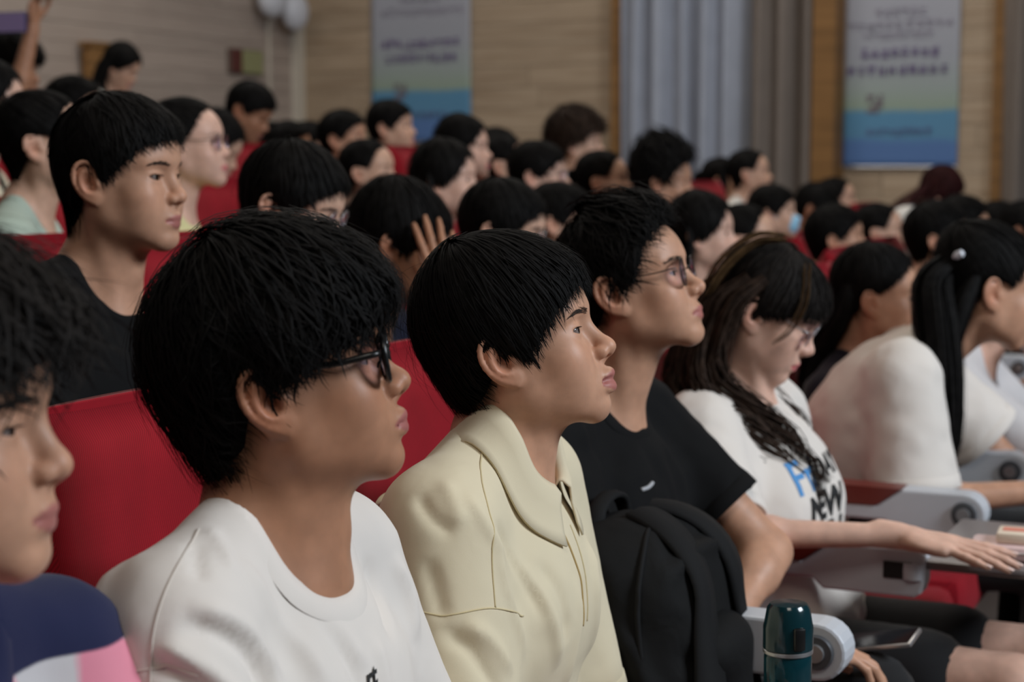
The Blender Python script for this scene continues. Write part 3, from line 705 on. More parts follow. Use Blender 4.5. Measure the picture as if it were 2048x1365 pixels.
def hair_short(o, st, fr, rng, n=3500, m=10, w=.0026, fly=0):
    """cap and strands of a short cut; returns (points, quads)"""
    s = Scalp(o, st.get('tilt', 25.), st.get('yawc', 0.))
    na, nb = 96, 30
    A = np.arange(na)*360./na; te = tab(st['end'], A)
    tt = np.linspace(0, 1, nb); PH = np.repeat(A[:,None], nb, 1); TH = te[:,None]*tt[None,:]*.97
    edge = np.clip((1-tt)/st.get('taper', .12), 0, 1)**.6
    off = thick(st, PH, TH) * .80 * np.maximum(edge[None,:], st.get('edge', .12))
    lump = .10*np.sin(np.radians(PH)*9 + TH*.1) + .08*np.sin(np.radians(PH)*17 - TH*.17 + 1)
    P = s.pos(PH, TH, off*(1+lump)).reshape(-1,3); i = np.arange(na)[:,None]*nb + np.arange(nb-1)[None,:]; j = ((np.arange(na)+1) % na)[:,None]*nb + np.arange(nb-1)[None,:]
    F = np.stack([i, j, j+1, i+1], -1).reshape(-1,4)[:, ::-1]
    # strands
    a0 = rng.uniform(0, 360, n); nc = st.get('clumps', 220); ca = rng.uniform(0, 360, nc)
    ci = rng.integers(0, nc, n); ca_n = ca[ci]; dA = (a0 - ca_n + 180) % 360 - 180
    near = np.abs(dA) < 14
    L = tab(st['end'], a0) + rng.normal(0, st.get('ragged', 4.), n)
    start = rng.uniform(-.06, .80, n); start = np.sign(start)*np.abs(start)**.85 * L
    t = np.linspace(0, 1, m)[None,:]
    TH = start[:,None] + (np.minimum(L, start + rng.uniform(40, 95, n)) - start)[:,None]*t
    conv = np.where(near, .55*st.get('clump', 1.), 0)[:,None]*t**1.5
    swirl = st.get('swirl', 14.)*(np.abs(TH)/90.)*np.sin(np.radians(a0))[:,None]*st.get('swirlk', 1.) + st.get('part', 0.)*(TH/100.)*np.exp(-((a0[:,None]+180) % 360-180)**2/3000.)
    wav = st.get('wave', 2.5)*np.sin(t*rng.uniform(2, 6, n)[:,None] + rng.uniform(0, 6.3, n)[:,None])*(t+.2)
    PH = a0[:,None] - dA[:,None]*conv + swirl + wav + rng.normal(0, st.get('mess', 3.), n)[:,None]*t
    sg = st.get('shag', .08); cl_ = rng.uniform(0, 1, nc)**2; lay = (rng.uniform(.55, 1.04, n) + sg*np.where(near, cl_[ci], rng.uniform(0, .6, n)))[:,None]*np.ones((1, m)); lay[:, :] += sg*.35*np.sin(t*5 + rng.uniform(0, 6.3, n)[:,None])
    tipo = np.abs(rng.normal(0, st.get('lift', .004), n))[:,None]*t**2
    fall = np.clip((TH - tab(st['end'], PH) + 14)/14., 0, 1)
    off = thick(st, PH, TH)*lay*(1 - (1-st.get('edgelay', .45))*fall) + tipo
    Cc = s.pos(PH, TH, off)
    d = Cc - HC; d /= np.linalg.norm(d, axis=2, keepdims=True)
    p2, f2 = ribbons(Cc, w*rng.uniform(.6, 1.5, n), d, rng)
    Ps, Fs = [P, p2], [F, f2 + len(P)]; c = len(P) + len(p2)
    if fly:
        a0 = tab_sample(st.get('flyphi', [(-180,180)]), fly, rng); L0 = rng.uniform(15, 70, fly); t = np.linspace(0,1,m)[None,:]
        TH = L0[:,None] + rng.uniform(20,55,fly)[:,None]*t; PH = a0[:,None] + rng.normal(0,22,fly)[:,None]*t**1.5
        off = thick(st, PH, TH)*.95 + (rng.uniform(.004, st.get('flyh', .014), fly)[:,None])*np.sin(t*2.4)
        Cc = s.pos(PH, TH, off); d = Cc - HC; d /= np.linalg.norm(d, axis=2, keepdims=True)
        p3, f3 = ribbons(Cc, np.full(fly, .0009), d, rng); Ps.append(p3); Fs.append(f3 + c)
    return fr.pts(np.concatenate(Ps)), np.concatenate(Fs)
def tab_sample(rs, n, rng):
    r = [rs[i] for i in rng.integers(0, len(rs), n)]; return np.array([rng.uniform(a, b) for a, b in r])
def locks(guides, fr, rng, per=60, m=18, w=.004, wave=.0, freq=3.):
    """long hair: each guide = (list of points, radius list); strands scattered in the tube round it"""
    Cs, Ns, Ws = [], [], []
    for pts, rad in guides:
        G = spline(pts, m); R = np.interp(np.linspace(0,1,m), np.linspace(0,1,len(rad)), rad)
        T = np.gradient(G, axis=0); T /= np.linalg.norm(T, axis=1, keepdims=True)
        a = np.cross(T, V(0,1,.05)); a /= np.linalg.norm(a, axis=1, keepdims=True) + 1e-9; b = np.cross(T, a)
        for _ in range(per):
            q = rng.uniform(0, 6.283); rr = rng.uniform(.25, 1.)**.5; ph = rng.uniform(0, 6.283); f = freq*rng.uniform(.8,1.25)
            t = np.linspace(0,1,m); wv = wave*np.sin(f*6.283*t + ph)*t
            u = (R*rr*math.cos(q) + wv); v = (R*rr*math.sin(q) + wave*np.cos(f*6.283*t + ph)*t*.7)
            C = G + a*u[:,None] + b*v[:,None]; Cs.append(C); Ns.append(a*math.cos(q) + b*math.sin(q)); Ws.append(w*rng.uniform(.6,1.5))
    P, F = ribbons(np.array(Cs), np.array(Ws), np.array(Ns), rng, np.interp(np.linspace(0,1,m), [0,.1,.8,1], [.6,1,.9,.15]))
    return fr.pts(P), F
def brows(sk, fr, rng, n=120, side=1, heavy=1.):
    """eyebrow hairs of one side, on the skin field sk"""
    Cs = []
    for s in (side,):
        t = rng.uniform(0, 1, n); y = (.013 + .036*t); z = .0285 + .0065*np.sin(np.minimum(t*1.25,1)*1.9) - .004*t**3 + rng.uniform(-.0030, .0030, n)*(1.15-t*.8)*heavy
        P0 = np.stack([.10 - .55*np.maximum(y-.012,0), y*s, z], 1)
        P1 = P0 + np.stack([np.full(n,-.0035), s*rng.uniform(.004,.008,n), .0030*(1-1.7*t)+rng.normal(0,.0008,n)], 1)
        A = sk.project(fr.pts(P0), .0007, 5); B = sk.project(fr.pts(P1), .0011, 5); Cs.append(np.stack([A, (A+B)/2, B], 1))
    C = np.concatenate(Cs); Nr = sk.grad(C.reshape(-1,3)).reshape(C.shape)
    return ribbons(C, np.full(len(C), .0007*heavy), Nr, rng, np.array([.8,1,.2]))
def join(*pf):
    P, F, c = [], [], 0
    for p, f in pf: P.append(p); F.append(f + c); c += len(p)
    return np.concatenate(P), np.concatenate(F)
def vnoise(P, sc, seed=0):
    """smooth value noise in -1..1"""
    Q = np.asarray(P)/sc + 37.7; I = np.floor(Q).astype(np.int64); f = Q - I; f = f*f*(3-2*f); r = np.zeros(len(Q))
    for a in (0,1):
        for b in (0,1):
            for c in (0,1):
                h = ((I[:,0]+a)*73856093) ^ ((I[:,1]+b)*19349663) ^ ((I[:,2]+c)*83492791) ^ (seed*2654435)
                h = (h ^ (h >> 13))*1274126177; v = ((h ^ (h >> 16)) & 0xffff)/32767.5 - 1
                r += v*(f[:,0] if a else 1-f[:,0])*(f[:,1] if b else 1-f[:,1])*(f[:,2] if c else 1-f[:,2])
    return r
# ------------------------------------------------------------------ person builder
def eyeball():
    bm = bmesh.new(); bmesh.ops.create_uvsphere(bm, u_segments=20, v_segments=14, radius=.0122)
    me = bpy.data.meshes.new('eye'); bm.to_mesh(me); bm.free(); me.polygons.foreach_set('use_smooth', np.ones(len(me.polygons), bool)); me.materials.append(M['eye']); return me
EYE = eyeball()
def ring_pts(sh, c, ax, xd, r, n, a0=0, a1=360, dz=0., ell=1.):
    """where the lines parallel to ax at radius r round c meet the shirt field, seen from above"""
    yd = np.cross(ax, xd); A = np.radians(np.linspace(a0, a1, n)); O = c + (np.cos(A)*r*ell)[:,None]*xd + (np.sin(A)*r)[:,None]*yd
    t = np.linspace(.10, -.16, 90); v = sh.at((O[None] + t[:,None,None]*ax).reshape(-1,3)).reshape(90, n) < 0
    best = np.where(v.any(0), t[v.argmax(0)], -.16)
    for _ in range(2): best = np.convolve(np.concatenate([best[-2:], best, best[:2]]) if abs(a1-a0) == 360 else np.pad(best, 2, 'edge'), np.ones(5)/5, 'valid')
    return O + (best + dz)[:,None]*ax
def radial_ring(f, c, ax, n, dr):
    """outline of a sleeve round its axis: where rays from the axis leave the field"""
    a = unit(np.cross(ax, (.31,.2,.9))); b = np.cross(ax, a); A = np.linspace(0, 2*math.pi, n, endpoint=False); d = np.cos(A)[:,None]*a + np.sin(A)[:,None]*b
    t = np.linspace(.025, .15, 80); v = f.at((c + d[None]*t[:,None,None]).reshape(-1,3)).reshape(80, n) > 0
    r = np.where(v.any(0), t[v.argmax(0)], .16)
    for _ in range(3): r = (np.roll(r, 1) + r + np.roll(r, -1))/3
    return c + d*(np.minimum(r, np.median(r)*1.25) + dr)[:,None]
def glasses(root, fr, st):
    """spectacles on a head: rims with temples and lenses"""
    W, H, rr = st.get('w', .0245), st.get('h', .020), st['r']; mt = st['mat']; cx = st.get('x', .1005); cz = st.get('z', .009); p = st.get('sq', 2.4); tr = st.get('tr', rr)
    def rim(s):
        A = np.linspace(0, 2*math.pi, 41)[:-1]; c, d = np.cos(A), np.sin(A)
        y = np.sign(c)*np.abs(c)**(2/p)*W; z = np.sign(d)*np.abs(d)**(2/p)*H
        return np.stack([cx - .0045*((y*s+.033)/.03)**2*.35 + z*.10, s*.0335 + s*y, cz + z], 1)
    m = MB()
    for s in (1, -1):
        q = rim(s); q = np.vstack([q, q[:2]]); m.tube(fr.pts(q), rr, 8, st.get('flat', 1.), cap=False)
    m.tube(fr.pts(spline([(cx-.001,.0095,cz+.004),(cx+.002,0,cz+.0065),(cx-.001,-.0095,cz+.004)], 9)), rr*.9, 8)
    for s in (1, -1): m.tube(fr.pts([(cx-.004,s*.011,cz-.003),(cx-.010,s*.0105,cz-.006),(cx-.012,s*.0105,cz-.010)]), .0014, 6)
    g = m.build('glasses', mt, root, 'all')
    for s in (1, -1):
        t = MB(); hx = cx - .006; q = spline([(hx,s*(.033+W-.0005),cz+.008),(hx-.004,s*(.035+W+.010),cz+.009),(.05,s*.0735,.020),(-.002,s*.0785,.031),(-.018,s*.0785,.027),(-.034,s*.0765,.004)], 24)
        t.tube(fr.pts(q), tr, 8, st.get('tflat', 1.)); t.build('temple', mt, g, 'all')
        q = rim(s); c = q.mean(0) + V(.0012,0,0); k = len(q); n = MB()
        P = [c] + list(q) ; P2 = [c - V(.0014,0,0)] + list(q - V(.0014,0,0))
        n.add(fr.pts(P + P2), [(0,i+1,(i+1) % k+1) for i in range(k)] + [(k+1,k+1+(i+1) % k+1,k+1+i+1) for i in range(k)] + [(i+1,k+1+i+1,k+1+(i+1) % k+1,(i+1) % k+1) for i in range(k)])
        n.build('lens', M['lens'], g, 'all')
    return g
def displace(P, F, fr, folds, noise=(.0, .05), seed=1, fld=None, hole=None):
    """cloth folds: (points in body frame, height, width[, end taper])"""
    N = vnormals(P, F); d = np.zeros(len(P))
    for fo in folds:
        pts, amp, wd = fo[0], fo[1], fo[2]; q = fr.pts(spline(pts, 10) if len(pts) > 2 else np.array(pts, float)); bb = np.abs(P - q.mean(0)).max(1) < .3
        if fld is not None: q = fld.project(q, 0., 6)
        ds, t = seg_dist(P[bb], q); d[bb] += amp*np.exp(-(ds/wd)**2)*np.clip(np.sin(np.clip(t, 0, 1)*math.pi)*1.6 + .02, 0, 1)
    if noise[0]:
        a = vnoise(P*V(1,1,.45), noise[1], seed); d += noise[0]*(1 - np.abs(a)*2)*.5 + noise[0]*.5*vnoise(P, noise[1]*.5, seed+3)
    if hole is not None:
        v = P - hole[0]; h_ = v @ hole[1]; rr = np.sqrt(np.maximum((v*v).sum(1) - h_*h_, 0)); d *= np.where(h_ > -.16, np.clip((rr - hole[2] - .016)/.03, 0, 1), 1.)*hole[3]
    return P + N*d[:,None]
def person(label, S, group=None, local=False):
    """S: head world position/turn, body turn and lean, clothes and hair; returns the root Empty"""
    g = S.get; rng = np.random.default_rng(g('seed', 5)); look = g('look', {})
    hp = np.array(S['pos'], float); hs = g('hs', 1.); yb = g('byaw', -25.); lean = g('lean', 4.)
    Rh = rot('z', S['yaw']) @ rot('y', -g('pitch', 0.)) @ rot('x', g('roll', 0.)); hf = Frame(Rh, hp, hs)
    bs = g('bs', 1.); Yf0 = rot('z', yb); N = hp + Yf0 @ (V(*g('neck', (-.045, 0, -.150)))*bs)
    Bf = Frame(Yf0 @ rot('y', lean), N, bs); Yf = Frame(Yf0, N, bs)
    fz = g('floor', 0.); hip = Bf.pt((-.03,0,-.54)); base = V(hip[0], hip[1], fz)
    root = thing('person', label, 'person', tuple(base), 0, group)
    nr = g('neckr', .052); sw = g('sw', .165); bulk = g('bulk', 1.)
    # ---- skin: head, neck and upper chest
    sk = Field(); sk.f = hf; head(sk, look); sk.f = Frame()
    n0 = hf.pt((-.006,0,-.048)); nb = Bf.pt((.006,0,-.035))
    sk.con(n0, nb, nr*hs, nr*1.06*bs, .035)
    sk.con(hf.pt((-.034,0,-.002)), Bf.pt((-.014,0,-.02)), nr*.72*hs, nr*.95*bs, .03)
    for s in (1, -1):
        sk.con(hf.pt((-.018,s*.052,-.030)), Bf.pt((.048,s*.014,-.075)), .0125*hs, .010*bs, .016)
    sk.f = Bf
    sk.con((-.022,.02,.012), (-.02,sw*.9,-.055), .036, .040, .04, mir=True)
    sk.ell((-.005,0,-.205), (.100*bulk,.150*bulk,.185), .05)
    sk.con((.052,.012,-.072), (.010,sw*.85,-.045), .011, .012, .012, mir=True)
    sk.f = hf; sk.gau((.028,0,-.150), (.012,.010,.012), g('adam', .003)); sk.f = Frame()
    lo = np.minimum(hp - .135*hs, N - .105*bs); hi = np.maximum(hp + .135*hs, N + .105*bs); hi[2] = hp[2] + .19*hs; lo[2] = N[2] - g('chest', .105)*bs
    P, F = sk.mesh(g('res', .0022), lo, hi); L = hf.inv(P); lipv = lipmask(L, look.get('open', 0.))
    fl = .55*np.exp(-(((L[:,0]+.016)/.022)**2 + ((L[:,2])/.036)**2 + ((np.abs(L[:,1])-.084)/.016)**2)) + .30*np.exp(-(((L[:,0]-.106)/.012)**2 + (L[:,1]/.016)**2 + ((L[:,2]+.022)/.014)**2)) + .18*np.exp(-(((L[:,0]-.075)/.03)**2 + ((np.abs(L[:,1])-.045)/.02)**2 + ((L[:,2]+.018)/.02)**2))
    parts = [(P, F)]; nails = []
    # ---- arms and hands
    AR = []; arms = g('arms', 'lap')
    if arms == 'lap': arms = {-1: dict(el=(.10,-.235,-.31), wr=(.30,-.10,-.40)), 1: dict(el=(.10,.235,-.31), wr=(.30,.08,-.41))}
    for s, a in (arms or {}).items():
        sh = Bf.pt((-.012, s*(sw+.022), -.070)); el = Yf.pt(a['el']); wr = Yf.pt(a['wr']); AR.append((s, sh, el, wr, a))
        af = Field(); k = bs*g('armr', 1.)
        af.con(sh*.6 + el*.4, el, .046*k, .038*k, .02); af.ell(el*.75+wr*.25, .040*k, .03); af.con(el, wr, .038*k, .026*k, .02)
        dx = unit(a['dir'] if 'dir' in a else (wr - el)); 
        if 'dir' in a: dx = unit(Yf0 @ V(*a['dir']))
        upv = Yf0 @ V(*a.get('up', (0,0,1))); dz = unit(upv - dx*(dx @ upv)); dy = np.cross(dz, dx)
        hfr = Frame(np.stack([dx, dy, dz], 1), wr + dx*.018, bs*a.get('hsc', .98))
        nails += hand(af, hfr, s, a.get('curl', (18,22,24,28)), a.get('thumb', (35,18)), a.get('spread', 5.))
        parts.append(af.mesh(g('ares', .0055)))
    nh = len(P); P, F = join(*parts); pad = lambda v: np.concatenate([v, np.zeros(len(P)-nh)])
    body = link('body', make_mesh('body', P - base, F, attrs={'lip': pad(lipv), 'flush': pad(fl)}), SK[g('skin', 'mid')], root)
    if g('nails'):
        for p, d, u, r in nails:
            m = MB(); c = p - d*r*.15 + u*r*.78; sd = np.cross(u, d); R = np.stack([d, sd, u], 1)
            m.box(c - base + d*r*.3, (r*2.1, r*1.35, r*.28), R, r*.12); m.build('fingernail', M['nail'], body, True)
    # ---- eyes, brows, hair
    if g('eyes', True) and look.get('lid', 0) < .9:
        for s in (1, -1):
            e = link('eye', EYE, None, root); gaze = Rh @ rot('z', g('gaze', 0.)) @ rot('y', g('gdown', 0.))
            e.matrix_local = Matrix.Translation(Vector(hf.pt((.0730,.0315*s,.0115)) - base)) @ Matrix(gaze.tolist()).to_4x4() @ Matrix.Scale(hs, 4)
    if g('brow', 1.):
        for s in (1, -1):
            p, f = brows(sk, hf, rng, int(g('nbrow', 110)*.6), s, g('brow', 1.)); link('eyebrow', make_mesh('eyebrow', p - base, f), HM['brow'], root)
    if g('nbrow', 110) >= 100:
        cl = look.get('lid', 0.); yy_ = np.linspace(.0185, .0475, 16); q = (yy_-.0325)/.0152
        for s in (1, -1):
            zz = .0108 + .0040*(1-cl*.75)*np.sqrt(np.maximum(1-q*q, .02)) + .0012*(q > 0)*q
            pl = sk.project(hf.pts(np.stack([np.full(16, .092), yy_*s, zz], 1)), .0003, 5); MB().tube(pl - base, [.0003]+[.00055]*12+[.0007,.0006,.0003], 5).build('eyelashes', HM['black'], root, 'all')
    for hn, pf in S['hair'](look, hf, rng, Bf).items():
        nm, hm = hn.split(':'); link(nm, make_mesh(nm, pf[0] - base, pf[1]), HM[hm], root)
    if g('specs'): 
        gl = glasses(root, Frame(hf.R, hf.t - base, hf.sc), g('specs'))
    # ---- shirt
    sf = Field(); sf.f = Bf; b = bulk; lz = g('loose', .0)
    sf.con((-.020,.038,.000), (-.024,sw,-.056), .047, .054+lz*.4, .045, mir=True)
    sf.ell((-.004,0,-.22), (.118*b+lz*.6,.168*b+lz,.21), .05)
    sf.ell((-.042,0,-.17), (.082*b,.160*b+lz*.6,.15), .05)
    sf.ell((.045,.070,-.185), (.062*b,.070,.075), .06, mir=True)
    sf.ell((.012,0,-.43), (.126*b+lz,.166*b+lz,.18), .06)
    sf.ell((-.01,0,-.545), (.148*b,.182*b,.10), .05)
    if g('bust'): sf.ell((.075,.075,-.235), (.055,.062,.06), .04, mir=True)
    sf.f = Frame(); cav = []
    for s, sh, el, wr, a in AR:
        ln = a.get('slv', g('sleeve', .68)); end = sh + (el-sh)*min(ln, 1.)
        r0, r1 = (.064 + lz*.5)*bs, g('cuff', .070)*bs
        if ln > 1: sf.con(sh, el, r0, .052*bs, .04); e2 = el + (wr-el)*(ln-1); sf.con(el, e2, .052*bs, .040*bs, .03); ax = unit(wr-el); end = e2; r1 = .040*bs
        else: sf.con(sh, end + unit(el-sh)*.03, r0, r1, .045); ax = unit(el-sh)
        cav.append((end, ax, r1))
    sfs = Field(); sfs.ops = list(sf.ops); sfs.lo = sf.lo; sfs.hi = sf.hi
    for end, ax, r1 in cav:
        sf.cyl(end, end + ax*.16, r1*1.7, .003, -1)
        sf.con(end - ax*.030, end + ax*.03, r1*.60, r1*.84, .006, -1)
    nk = g('neckhole', dict(r=.066, c=(.012,0,.0), tilt=20)); hc = Bf.pt(nk['c']); hax = Bf.R @ rot('y', nk['tilt']) @ V(0,0,1); hx = unit(Bf.R @ rot('y', nk['tilt']) @ V(1,0,0))
    el_ = nk.get('ell', 1.)
    sf0 = Field(); sf0.ops = list(sf.ops); sf0.lo = sf.lo; sf0.hi = sf.hi
    if el_ == 1.: sf.con(hc - hax*.30*bs, hc + hax*.2, nk['r']*.35*bs, nk['r']*bs*1.0, .004, -1) if False else sf.con(hc - hax*.05*bs, hc + hax*.2, nk['r']*bs, nk['r']*bs, .006, -1)
    else: sf.ell(nk['c'] if False else hc, (nk['r']*el_*bs, nk['r']*bs, .16), .006, -1, R=np.stack([hx, np.cross(hax, hx), hax], 1))
    lo = sf.lo.copy(); lo[2] = max(lo[2], fz + .40)
    P, F = sf.mesh(g('sres', .005), lo - .02, None, smooth=1)
    P = displace(P, F, Bf, g('folds', []), g('cnoise', (.003, .055)), g('seed', 5), sf, (hc, hax, nk['r']*bs, g('foldk', 1.)))
    shirt = link(g('shirtname', 'shirt'), make_mesh('shirt', P - base, F), g('shirt'), root)
    if g('panels'):
        L_ = Bf.inv(P)
        for k_, v_ in g('panels')[1](L_).items(): shirt.data.attributes.new(k_, 'FLOAT', 'POINT').data.foreach_set('value', v_.astype(np.float32))
    bv = BVHTree.FromPolygons([tuple(q) for q in P], [tuple(map(int, q)) for q in F]) if g('bvh') else None
    if g('collar', 'crew') == 'crew':
        yd = np.cross(hax, hx); r = nk['r']*bs; cw = g('collarw', .019); rows = []
        for dr, dz in ((-.0025,-.010), (-.0022,.0002), (-.001,.0018), (cw*.5,.0022), (cw-.001,.0018), (cw,.0002)):
            q = ring_pts(sf0, hc, hax, hx, r + dr, 72, 0, 360*(1-1/72), dz, el_); rows.append(q)
        p, f = strip(rows); link('collar', make_mesh('collar', p - base, f[:, ::-1]), g('collarmat', g('shirt')), shirt)
    if g('hems', True):
        for end, ax, r1 in cav:
            rows = []
            for so, dr in ((-.024,.0004), (-.023,.0020), (-.010,.0026), (0.,.0026), (.0015,.0012), (.0015,-.004), (-.012,-.007)):
                rows.append(radial_ring(sfs, end + ax*min(so, 0)*bs, ax, 48, dr) + ax*max(so, 0))
            p, f = strip(rows); link('sleeve_hem', make_mesh('sleeve_hem', p - base, f), g('shirt'), shirt)
    # ---- trousers, legs, shoes
    if g('legs', True):
        pf = Field(); lf = Field(); hz = max(hip[2], fz + .50); yx = Yf0 @ V(1,0,0); yy = Yf0 @ V(0,1,0); H = V(hip[0], hip[1], hz - .02 + g('lapz', 0.)) + yx*g('hipx', 0.)
        cutp = g('shorts', 0); sf_ = MB()
        for s in (1, -1):
            a = H + yy*s*.085; k = H + yx*.47 + yy*s*(.105 + g('knees', 0.)) + V(0,0,.015); an = V(k[0], k[1], fz + .09) - yx*.03
            pf.con(a, k if not cutp else a + (k-a)*cutp, .090, .072 if not cutp else .086, .04)
            if not cutp: pf.con(k, an, .070, .056, .02)
            else: lf.con(a, k, .070, .058, .02); lf.con(k, an, .054, .036, .02)
            q = an + yx*.05 - V(0,0,.05)
            sh_ = Field(); sh_.con(q - yx*.09, q + yx*.13, .042, .036, .01); sh_.cut((0,0,fz+.008), (0,0,-1)); sp, sq = sh_.mesh(.014); link('shoe', make_mesh('shoe', sp - base, sq), M['shoe'], root)
        pf.ell(H, (.13,.17,.10), .05)
        p, f = pf.mesh(.020); link('trousers', make_mesh('trousers', p - base, f), g('pants', M['pants']), root)
        if cutp: p, f = lf.mesh(.012); link('legs', make_mesh('legs', p - base, f), SK[g('skin', 'mid')], root)
    root['_'] = 1; del root['_']
    return root, dict(hf=hf, Bf=Bf, Yf=Yf, shirt=shirt, bv=bv, sf=sf, sf0=sf0, base=base, body=body, sk=sk, hc=hc, hax=hax, hx=hx, bs=bs)

def on_shirt(X, P, off=.0012):
    """nearest points of the cloth, lifted by off"""
    out = []
    for p in np.asarray(P, float):
        q, n, i, d = X['bv'].find_nearest(Vector(p)); out.append(np.array(q) + off*np.array(n))
    return np.array(out)
def seam(X, pts, r=.0011, n=40, mat=None, name='seam'):
    q = on_shirt(X, X['Bf'].pts(spline(pts, n)), r*.25); q = (q + np.vstack([q[:1], q[:-1]]) + np.vstack([q[1:], q[-1:]]))/3
    return MB().tube(q - X['base'], r, 6).build(name, mat or X['shirt'].data.materials[0], X['shirt'], 'all')
def print_text(X, txt, org, right, up, size, mat, name='print', shear=0., bold=.0):
    """flat lettering laid on the cloth: org, right, up in the body frame"""
    c = bpy.data.curves.new('txt', 'FONT'); c.body = txt; c.size = size; c.offset = bold; c.shear = shear; o = bpy.data.objects.new('txt', c); COL.objects.link(o)
    dg = bpy.context.evaluated_depsgraph_get(); me = bpy.data.meshes.new_from_object(o.evaluated_get(dg)); bpy.data.objects.remove(o)
    bm = bmesh.new(); bm.from_mesh(me); bmesh.ops.triangulate(bm, faces=bm.faces[:])
    for _ in range(3): bmesh.ops.subdivide_edges(bm, edges=[e for e in bm.edges if e.calc_length() > .008], cuts=1)
    bmesh.ops.triangulate(bm, faces=bm.faces[:]); R = X['Bf'].R; rt, u_ = R @ unit(right), R @ unit(up); nn = np.cross(rt, u_); o0 = X['Bf'].pt(org)
    for v in bm.verts:
        p = o0 + rt*v.co.x + u_*v.co.y; h = X['bv'].ray_cast(Vector(p + nn*.12), Vector(-nn))
        v.co = Vector((np.array(h[0]) if h[0] is not None else p) + nn*.0014 - X['base'])
    bm.to_mesh(me); bm.free(); me.materials.clear(); return link(name, me, mat, X['shirt'])
# ------------------------------------------------------------------ seats in rows
M['pants'] = cloth('black_trousers', (.010,.010,.011,1)); M['shoe'] = plain('shoe', (.05,.05,.05,1), .6); M['nail'] = plain('nail', lin(236,206,196), .25)
NAMES = {-2: 'nearest red seat at the left edge of the front row', -1: 'red seat behind the student in white with black glasses', 0: 'red seat behind the student in the cream polo', 1: 'red seat behind the student in black with wire glasses', 2: 'red seat with opened writing tablet, behind the woman in printed tee', 3: 'red seat of the woman leaning forward in white', 4: 'red seat of the woman in navy at the far front row', 5: 'red front row seat at the far right, of the woman resting her chin'}
for k in range(-2, 6): seat(k*SPC, 0, NAMES[k], closed=0 if k == 2 else 1, tablet=(k == 2))
# ------------------------------------------------------------------ the front row
ST_MOP = dict(thick=[(0,.038),(40,.036),(75,.030),(95,.024),(120,.034),(150,.032),(180,.028)], top=.000, end=[(0,104),(30,105),(48,105),(60,103),(72,108),(80,113),(87,99),(92,79),(110,81),(118,114),(140,130),(180,133)], ragged=5, swirl=10, wave=6, mess=9, lift=.008, clumps=150, clump=1.3, tilt=14, edgelay=.5, part=10, flyh=.020, shag=.45)
ST_BOWL = dict(thick=[(0,.019),(40,.021),(75,.020),(95,.020),(120,.024),(150,.025),(180,.024)], top=.010, end=[(0,97),(25,99),(42,104),(60,114),(78,126),(88,122),(96,100),(112,98),(120,118),(140,124),(180,124)], ragged=4.5, swirl=6, wave=2, mess=4, lift=.004, clumps=260, clump=1.1, tilt=20, edgelay=.6, part=0, flyphi=[(150,210)], flyh=.03, shag=.14)
ST_CROP = dict(thick=[(0,.034),(30,.030),(60,.014),(80,.008),(95,.007),(120,.010),(150,.014),(180,.016)], top=.008, end=[(0,83),(25,84),(45,90),(60,104),(74,112),(84,122),(90,116),(96,90),(112,88),(120,110),(140,118),(180,120)], ragged=4, swirl=6, wave=7, mess=12, lift=.014, clumps=120, clump=1.2, tilt=24, edgelay=.35, edge=.05, taper=.25, shag=.4)
ST_SHORT = dict(thick=[(0,.020),(40,.018),(65,.013),(95,.011),(120,.016),(150,.020),(180,.020)], top=.001, end=[(0,97),(30,97),(44,100),(58,108),(72,114),(84,122),(90,116),(96,94),(112,92),(120,118),(140,126),(180,128)], ragged=3, swirl=6, wave=4, mess=6, lift=.005, clumps=200, tilt=24, edgelay=.45)
ST_FLUFF = dict(thick=[(0,.044),(40,.036),(75,.028),(95,.024),(120,.028),(150,.030),(180,.030)], top=-.004, end=[(0,104),(30,106),(60,112),(80,118),(90,116),(96,96),(112,94),(120,120),(180,126)], ragged=6, swirl=12, wave=10, mess=14, lift=.016, clumps=120, tilt=24, edgelay=.8, shag=.4)
ST_THIN = dict(ST_BOWL, thick=[(0,.014),(40,.015),(75,.014),(95,.014),(120,.018),(180,.018)], top=.002, end=[(0,92),(25,95),(42,101),(60,112),(78,122),(88,118),(96,98),(112,96),(120,118),(140,124),(180,124)])
def mk_short(st, n, m=10, w=.0026, fly=0, hm='black', extra=None):
    def fn(look, hf, rng, Bf):
        d = {'hair:'+hm: hair_short(look, st, hf, rng, n, m, w, fly)}
        if extra: d.update(extra(look, hf, rng, Bf))
        return d
    return fn
M['tee_white'] = cloth('white_cotton', lin(222,214,206), .92, 1400, .18, .1, .02, .10)
M['polo_cream'] = cloth('cream_cotton', lin(216,203,174), .92, 1400, .18, .1, .02, .10)
M['tee_black'] = cloth('black_cotton', (.0042,.0042,.0046,1), .9, 1200, .2, .0)
M['navy'] = cloth('navy_knit', lin(34,38,70)); M['pink'] = cloth('pink_knit', lin(226,142,160)); M['white_knit'] = cloth('white_knit', lin(206,202,202))
M['navy_dark'] = cloth('dark_navy_cotton', lin(22,24,38)); M['print_black'] = plain('black_print', (.008,.008,.008,1), .7); M['print_sky'] = plain('sky_blue_print', lin(74,140,198), .7); M['reflect'] = plain('reflective_tab', lin(170,172,176), .4)
M['thread'] = cloth('tan_thread', lin(176,150,100)); M['seam_white'] = cloth('white_seam', lin(206,196,186)); M['seam_cream'] = cloth('cream_seam', lin(206,190,150))
